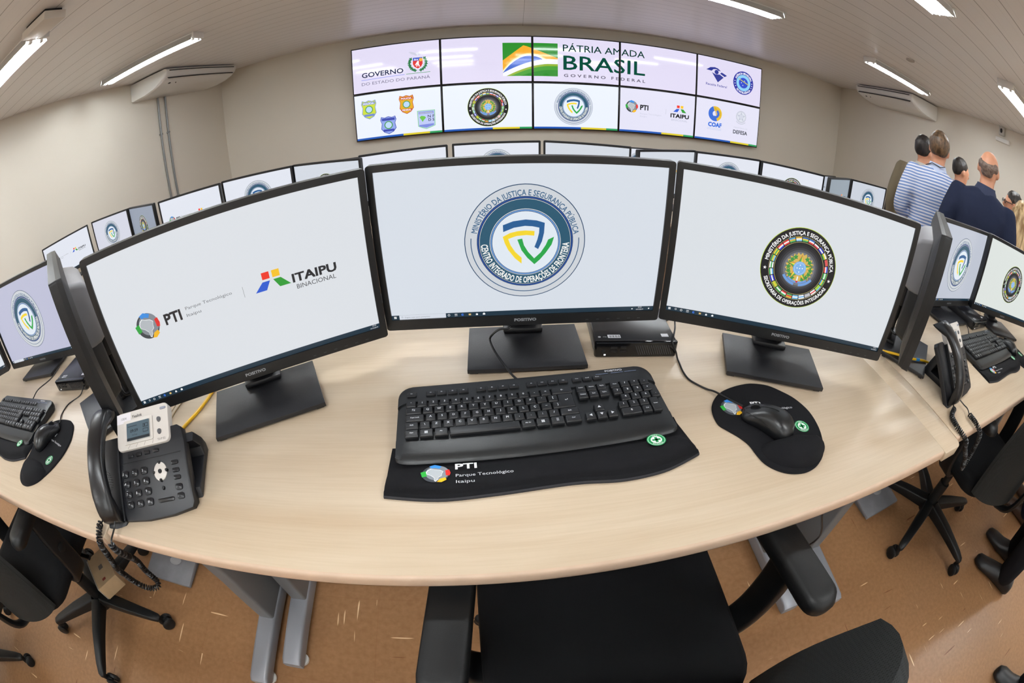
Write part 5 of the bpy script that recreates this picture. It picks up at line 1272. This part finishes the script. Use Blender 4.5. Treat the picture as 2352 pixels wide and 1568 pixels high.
        ax, ay, az = V(s*.100, -.015, .085); g.tube([(ax, ay-.05*k, .035*k), (ax, ay+.06*k, .040*k), (ax*1.08, ay+.19*k, .025*k)], [.032*k, .040*k, .026*k], 10, flat=.8)
    remesh(g, 'body', skin_m, t, .0095, 3)
    # --- clothes
    g = G(); jk = style.get('jacket', 0)
    z0 = style.get('hem', .80)
    prof = [(z0, .172+jk, .128+jk, -.002), (.88, .172+jk, .126+jk, -.002)] + [(z, rx+.012+jk*.7, ry+.012+jk*.7, cy) for z, rx, ry, cy in TORSO[1:-1]] + [(1.492, .082, .074, -.008)]
    if z0 > .87: prof = [prof[0]] + prof[2:]
    g.loft([[L(V(x, y, z)) for x, y, z in ellsec(0, cy, z, rx, ry)] for z, rx, ry, cy in prof])
    limbs(g, arms, rad, .010+jk*.5, skew=.02 if style.get('arms', 'folded') == 'folded' else 0)
    if style.get('belly'): g.ell(L(V(0, .03, 1.06)), (.165*wf, .13*k, .17*k), 16)
    remesh(g, 'shirt' if not jk else 'jacket', style['shirt'], t, .0115, 4)
    if style.get('collar'):
        g = G(); g.loft([[L(V(x, y, z)) for x, y, z in ellsec(0, cy, z, rx, ry, p=1)] for z, rx, ry, cy in ((1.470, .092, .086, -.012), (1.515, .070, .072, -.006), (1.528, .066, .069, -.004), (1.520, .060, .063, -.004), (1.47, .060, .06, -.006))]); g.build('collar', style['collar'], t, smooth=60)
    g = G(); g.loft([[V(x, y, z) for x, y, z in ellsec(0, 0, z, rx, ry)] for z, rx, ry in ((.80, .165, .120), (.90, .176, .124), (.98, .170, .118))]); limbs(g, legs, [.102, .092, .076, .068, .062], 0)
    remesh(g, 'trousers', style['trousers'], t, .013, 4)
    for s in (-1, 1):
        g = G(); ax, ay, az = V(s*.100, -.015, .085)
        secs = []
        for yy, w_, h_, z_ in ((-.085, .026, .030, .040), (-.07, .036, .044, .046), (-.02, .041, .056, .056), (.04, .043, .046, .046), (.10, .048, .034, .034), (.16, .047, .027, .027), (.20, .036, .022, .024), (.215, .018, .016, .020)):
            secs.append([(ax*1.0+w_*k*math.cos(2*PI*q/14)+.012*k*s*(yy > .1), ay+yy*k, max(.002, z_*k+h_*k*math.sin(2*PI*q/14))) for q in range(14)])
        g.loft(secs); g.build('shoe', style['shoes'], t, smooth=60)
    # --- hair
    h = k*style.get('hs', 1.0); hair = style['hair']; kind = style.get('cut', 'short')
    g = G()
    if kind == 'bald':
        for s in (-1, 1): g.ell((s*.046*h, -.040*h, .018*h), (.033*h, .050*h, .036*h), 14, M=HM)
        g.ell((0, -.072*h, .006*h), (.060*h, .036*h, .042*h), 14, M=HM); g.ell((0, -.060*h, -.030*h), (.048*h, .034*h, .030*h), 14, M=HM)
        remesh(g, 'hair_fringe', hair, t, .008, 6)
    else:
        big = style.get('hair_size', 1.0)
        g.ell((0, -.026*h, .036*h), (.083*h*big, .098*h*big, .098*h*big), 20, M=HM); g.ell((0, -.046*h, .004*h), (.077*h*big, .064*h, .064*h), 18, M=HM)
        rnd = random.Random(len(label))
        for i in range(40):
            a = rnd.uniform(0, 2*PI); b = rnd.uniform(.15, 1.3); g.ell((.074*h*big*math.cos(a)*math.cos(b), -.028*h+.088*h*big*math.sin(a)*math.cos(b), .036*h+.088*h*big*math.sin(b)), (.016*h, .016*h, .016*h), 8, M=HM)
        if kind == 'long':
            for s in (-1, 0, 1):
                g.tube([HM @ Vector((s*.05*h, -.075*h, .03*h)), HM @ Vector((s*.06*h, -.10*h, -.10*h)), L(V(s*.075, -.125, 1.36)), L(V(s*.075, -.135, 1.20)), L(V(s*.06, -.130, 1.12))], [.055*h, .056*h, .058*h, .048*h, .016*h], 12, flat=.7)
        if kind == 'undercut': pass
        remesh(g, 'hair', hair, t, .009, 4)
    if style.get('glasses'):
        g = G()
        for s in (-1, 1):
            g.tube([HM @ Vector((s*.032*h+.024*h*math.cos(2*PI*q/20), .098*h, .012*h+.018*h*math.sin(2*PI*q/20))) for q in range(21)], .0035*h, 6)
            g.tube([HM @ Vector((s*.056*h, .096*h, .014*h)), HM @ Vector((s*.078*h, .02*h, .012*h))], .0035*h, 6)
        g.tube([HM @ Vector((-.010*h, .100*h, .014*h)), HM @ Vector((.010*h, .100*h, .014*h))], .003*h, 6)
        g.build('glasses', mat('glasses_black', '#101012', rough=.3), t)
    if style.get('lanyard'):
        g = G(); g.tube([L(V(.055, -.075, 1.528)), L(V(.02, -.088, 1.512)), L(V(-.05, -.078, 1.520)), L(V(-.095, -.01, 1.49))], .006*k, 6, flat=.4); g.build('lanyard', mat('lanyard_black', '#15151A', rough=.7), t)
    return t
def stripe_mat():
    m = bpy.data.materials.new('striped_cotton'); m.use_nodes = True; nt = m.node_tree; b = nt.nodes['Principled BSDF']; N = nt.nodes.new; Lk = nt.links.new
    tc = N('ShaderNodeTexCoord'); mp = N('ShaderNodeMapping'); mp.inputs['Rotation'].default_value = (0.05, .10, 0); Lk(tc.outputs['Object'], mp.inputs['Vector'])
    wv = N('ShaderNodeTexWave'); wv.wave_type = 'BANDS'; wv.bands_direction = 'Z'; wv.inputs['Scale'].default_value = 15; wv.inputs['Distortion'].default_value = 1.6; wv.inputs['Detail'].default_value = 1; wv.inputs['Detail Scale'].default_value = .6; Lk(mp.outputs[0], wv.inputs['Vector'])
    r = N('ShaderNodeValToRGB'); r.color_ramp.elements[0].position = .42; r.color_ramp.elements[0].color = (*lin('#6E88BC'), 1); r.color_ramp.elements[1].position = .60; r.color_ramp.elements[1].color = (*lin('#DCDDE6'), 1); Lk(wv.outputs['Fac'], r.inputs[0])
    Lk(r.outputs[0], b.inputs['Base Color']); b.inputs['Roughness'].default_value = .85
    n = N('ShaderNodeTexNoise'); n.inputs['Scale'].default_value = 9; n.inputs['Detail'].default_value = 2; Lk(tc.outputs['Object'], n.inputs['Vector'])
    bp = N('ShaderNodeBump'); bp.inputs['Strength'].default_value = .8; bp.inputs['Distance'].default_value = .03; Lk(n.outputs['Fac'], bp.inputs['Height']); Lk(bp.outputs['Normal'], b.inputs['Normal'])
    return m
def cloth(name, col, s=.6):
    m = mat(name, col, rough=.9, spec=.2)
    nt = m.node_tree; b = nt.nodes['Principled BSDF']; tc = nt.nodes.new('ShaderNodeTexCoord'); n = nt.nodes.new('ShaderNodeTexNoise'); n.inputs['Scale'].default_value = 8; nt.links.new(tc.outputs['Object'], n.inputs['Vector'])
    bp = nt.nodes.new('ShaderNodeBump'); bp.inputs['Strength'].default_value = s; bp.inputs['Distance'].default_value = .03; nt.links.new(n.outputs['Fac'], bp.inputs['Height']); nt.links.new(bp.outputs['Normal'], b.inputs['Normal']); return m
def hair_mat(name, c0, c1, sc=(55, 55, 28)):
    m = bpy.data.materials.new(name); m.use_nodes = True; nt = m.node_tree; b = nt.nodes['Principled BSDF']; N = nt.nodes.new; Lk = nt.links.new
    tc = N('ShaderNodeTexCoord'); mp = N('ShaderNodeMapping'); mp.inputs['Scale'].default_value = sc; Lk(tc.outputs['Object'], mp.inputs['Vector']); n = N('ShaderNodeTexNoise'); n.inputs['Scale'].default_value = 1; n.inputs['Detail'].default_value = 3; Lk(mp.outputs[0], n.inputs['Vector'])
    r = N('ShaderNodeValToRGB'); r.color_ramp.elements[0].position = .38; r.color_ramp.elements[0].color = (*lin(c0), 1); r.color_ramp.elements[1].position = .62; r.color_ramp.elements[1].color = (*lin(c1), 1); Lk(n.outputs['Fac'], r.inputs[0]); Lk(r.outputs[0], b.inputs['Base Color'])
    b.inputs['Roughness'].default_value = .45
    bp = N('ShaderNodeBump'); bp.inputs['Strength'].default_value = .5; bp.inputs['Distance'].default_value = .01; Lk(n.outputs['Fac'], bp.inputs['Height']); Lk(bp.outputs['Normal'], b.inputs['Normal']); return m
brown = hair_mat('hair_brown', '#3A2A1A', '#6A5036'); dark = hair_mat('hair_dark', '#0E0B0A', '#2A211C'); grey_h = hair_mat('hair_grey', '#55443B', '#776459', (90, 90, 70)); blond = hair_mat('hair_blond', '#8C6A3E', '#DCC090', (45, 45, 3))
jeans = cloth('denim_dark', '#1D2436'); blackt = cloth('trousers_black', '#141418'); shoe_b = mat('shoe_black', '#121214', rough=.45); shoe_br = mat('shoe_brown', '#3B2A20', rough=.45)
def at(az, r): return (r*math.sin(math.radians(az)), r*math.cos(math.radians(az)))
def stand(name, lab, az, r, z, turn, H, st):
    x, y = at(az, r); st['group'] = st.get('group', 'people standing at right'); return make_person(name, lab, (x, y, z), -math.radians(az)+turn, H, st)
stand('person', 'person with brown hair in a blue and white striped shirt, back turned', 59.4, 3.40, F2, .05, 1.770, dict(shirt=stripe_mat(), collar=mat('collar_blue', '#BFCBE6', rough=.8), trousers=jeans, shoes=shoe_br, hair=brown, hair_size=1.02, lanyard=1, arms='folded', hem=.78, wide=.98, head=-.2))
stand('person', 'bald person in a dark navy shirt, back turned, ears showing', 66.4, 3.05, F2, .0, 1.79, dict(shirt=cloth('navy_cotton', '#1E2438', .7), collar=mat('collar_navy', '#232B44', rough=.85), trousers=blackt, shoes=shoe_b, hair=grey_h, cut='bald', wide=1.05, arms='folded', lean=.06, head=-.15, belly=1))
stand('person', 'person with dark hair in an olive jacket, half hidden behind the striped shirt', 57.4, 3.90, F2, -.35, 1.728, dict(shirt=cloth('olive_wool', '#6E6350'), collar=mat('collar_white', '#C9C4BA', rough=.8), trousers=blackt, shoes=shoe_b, hair=dark, jacket=.022, hem=.74, arms='down', head=-.3))
stand('person', 'person with cropped dark hair in a dark suit, between the striped and navy shirts', 62.6, 4.5, F2, -.75, 1.715, dict(shirt=cloth('suit_black', '#17171C'), collar=mat('collar_lilac', '#B9B2C4', rough=.8), trousers=blackt, shoes=shoe_b, hair=dark, hair_size=.96, jacket=.018, arms='folded', head=-.3))
stand('person', 'person with dark hair and black glasses facing left, behind the blonde hair', 70.4, 4.3, F2, 1.75, 1.665, dict(shirt=cloth('shirt_white', '#C8C6C4'), collar=mat('collar_white', '#C9C4BA'), trousers=blackt, shoes=shoe_b, hair=dark, glasses=1, arms='down', head=.2))
stand('person', 'person with long blonde hair at the right photo edge', 71.9, 3.90, F2, -.05, 1.612, dict(shirt=cloth('blouse_pink', '#B79C92'), trousers=blackt, shoes=shoe_b, hair=blond, cut='long', arms='down', wide=.88, hem=.84))
gp = 'people cut off by the right photo edge'
make_person('person', 'person in black ankle boots at the right photo edge, only boots in view', (2.13, -.135, 0), .28, 1.74, dict(shirt=cloth('suit_black', '#17171C'), trousers=blackt, shoes=shoe_b, hair=dark, arms='down', group=gp))
make_person('person', 'person in brown shoes beside the right chair, only one shoe in view', (2.70, -.005, 0), .10, 1.72, dict(shirt=cloth('shirt_white', '#C8C6C4'), trousers=jeans, shoes=shoe_br, hair=brown, arms='down', group=gp))
make_person('person', 'person in black shoes at the bottom right corner, only toes in view', (1.73, -.76, 0), .45, 1.75, dict(shirt=cloth('navy_cotton', '#202840'), trousers=blackt, shoes=shoe_b, hair=dark, arms='down', group=gp))
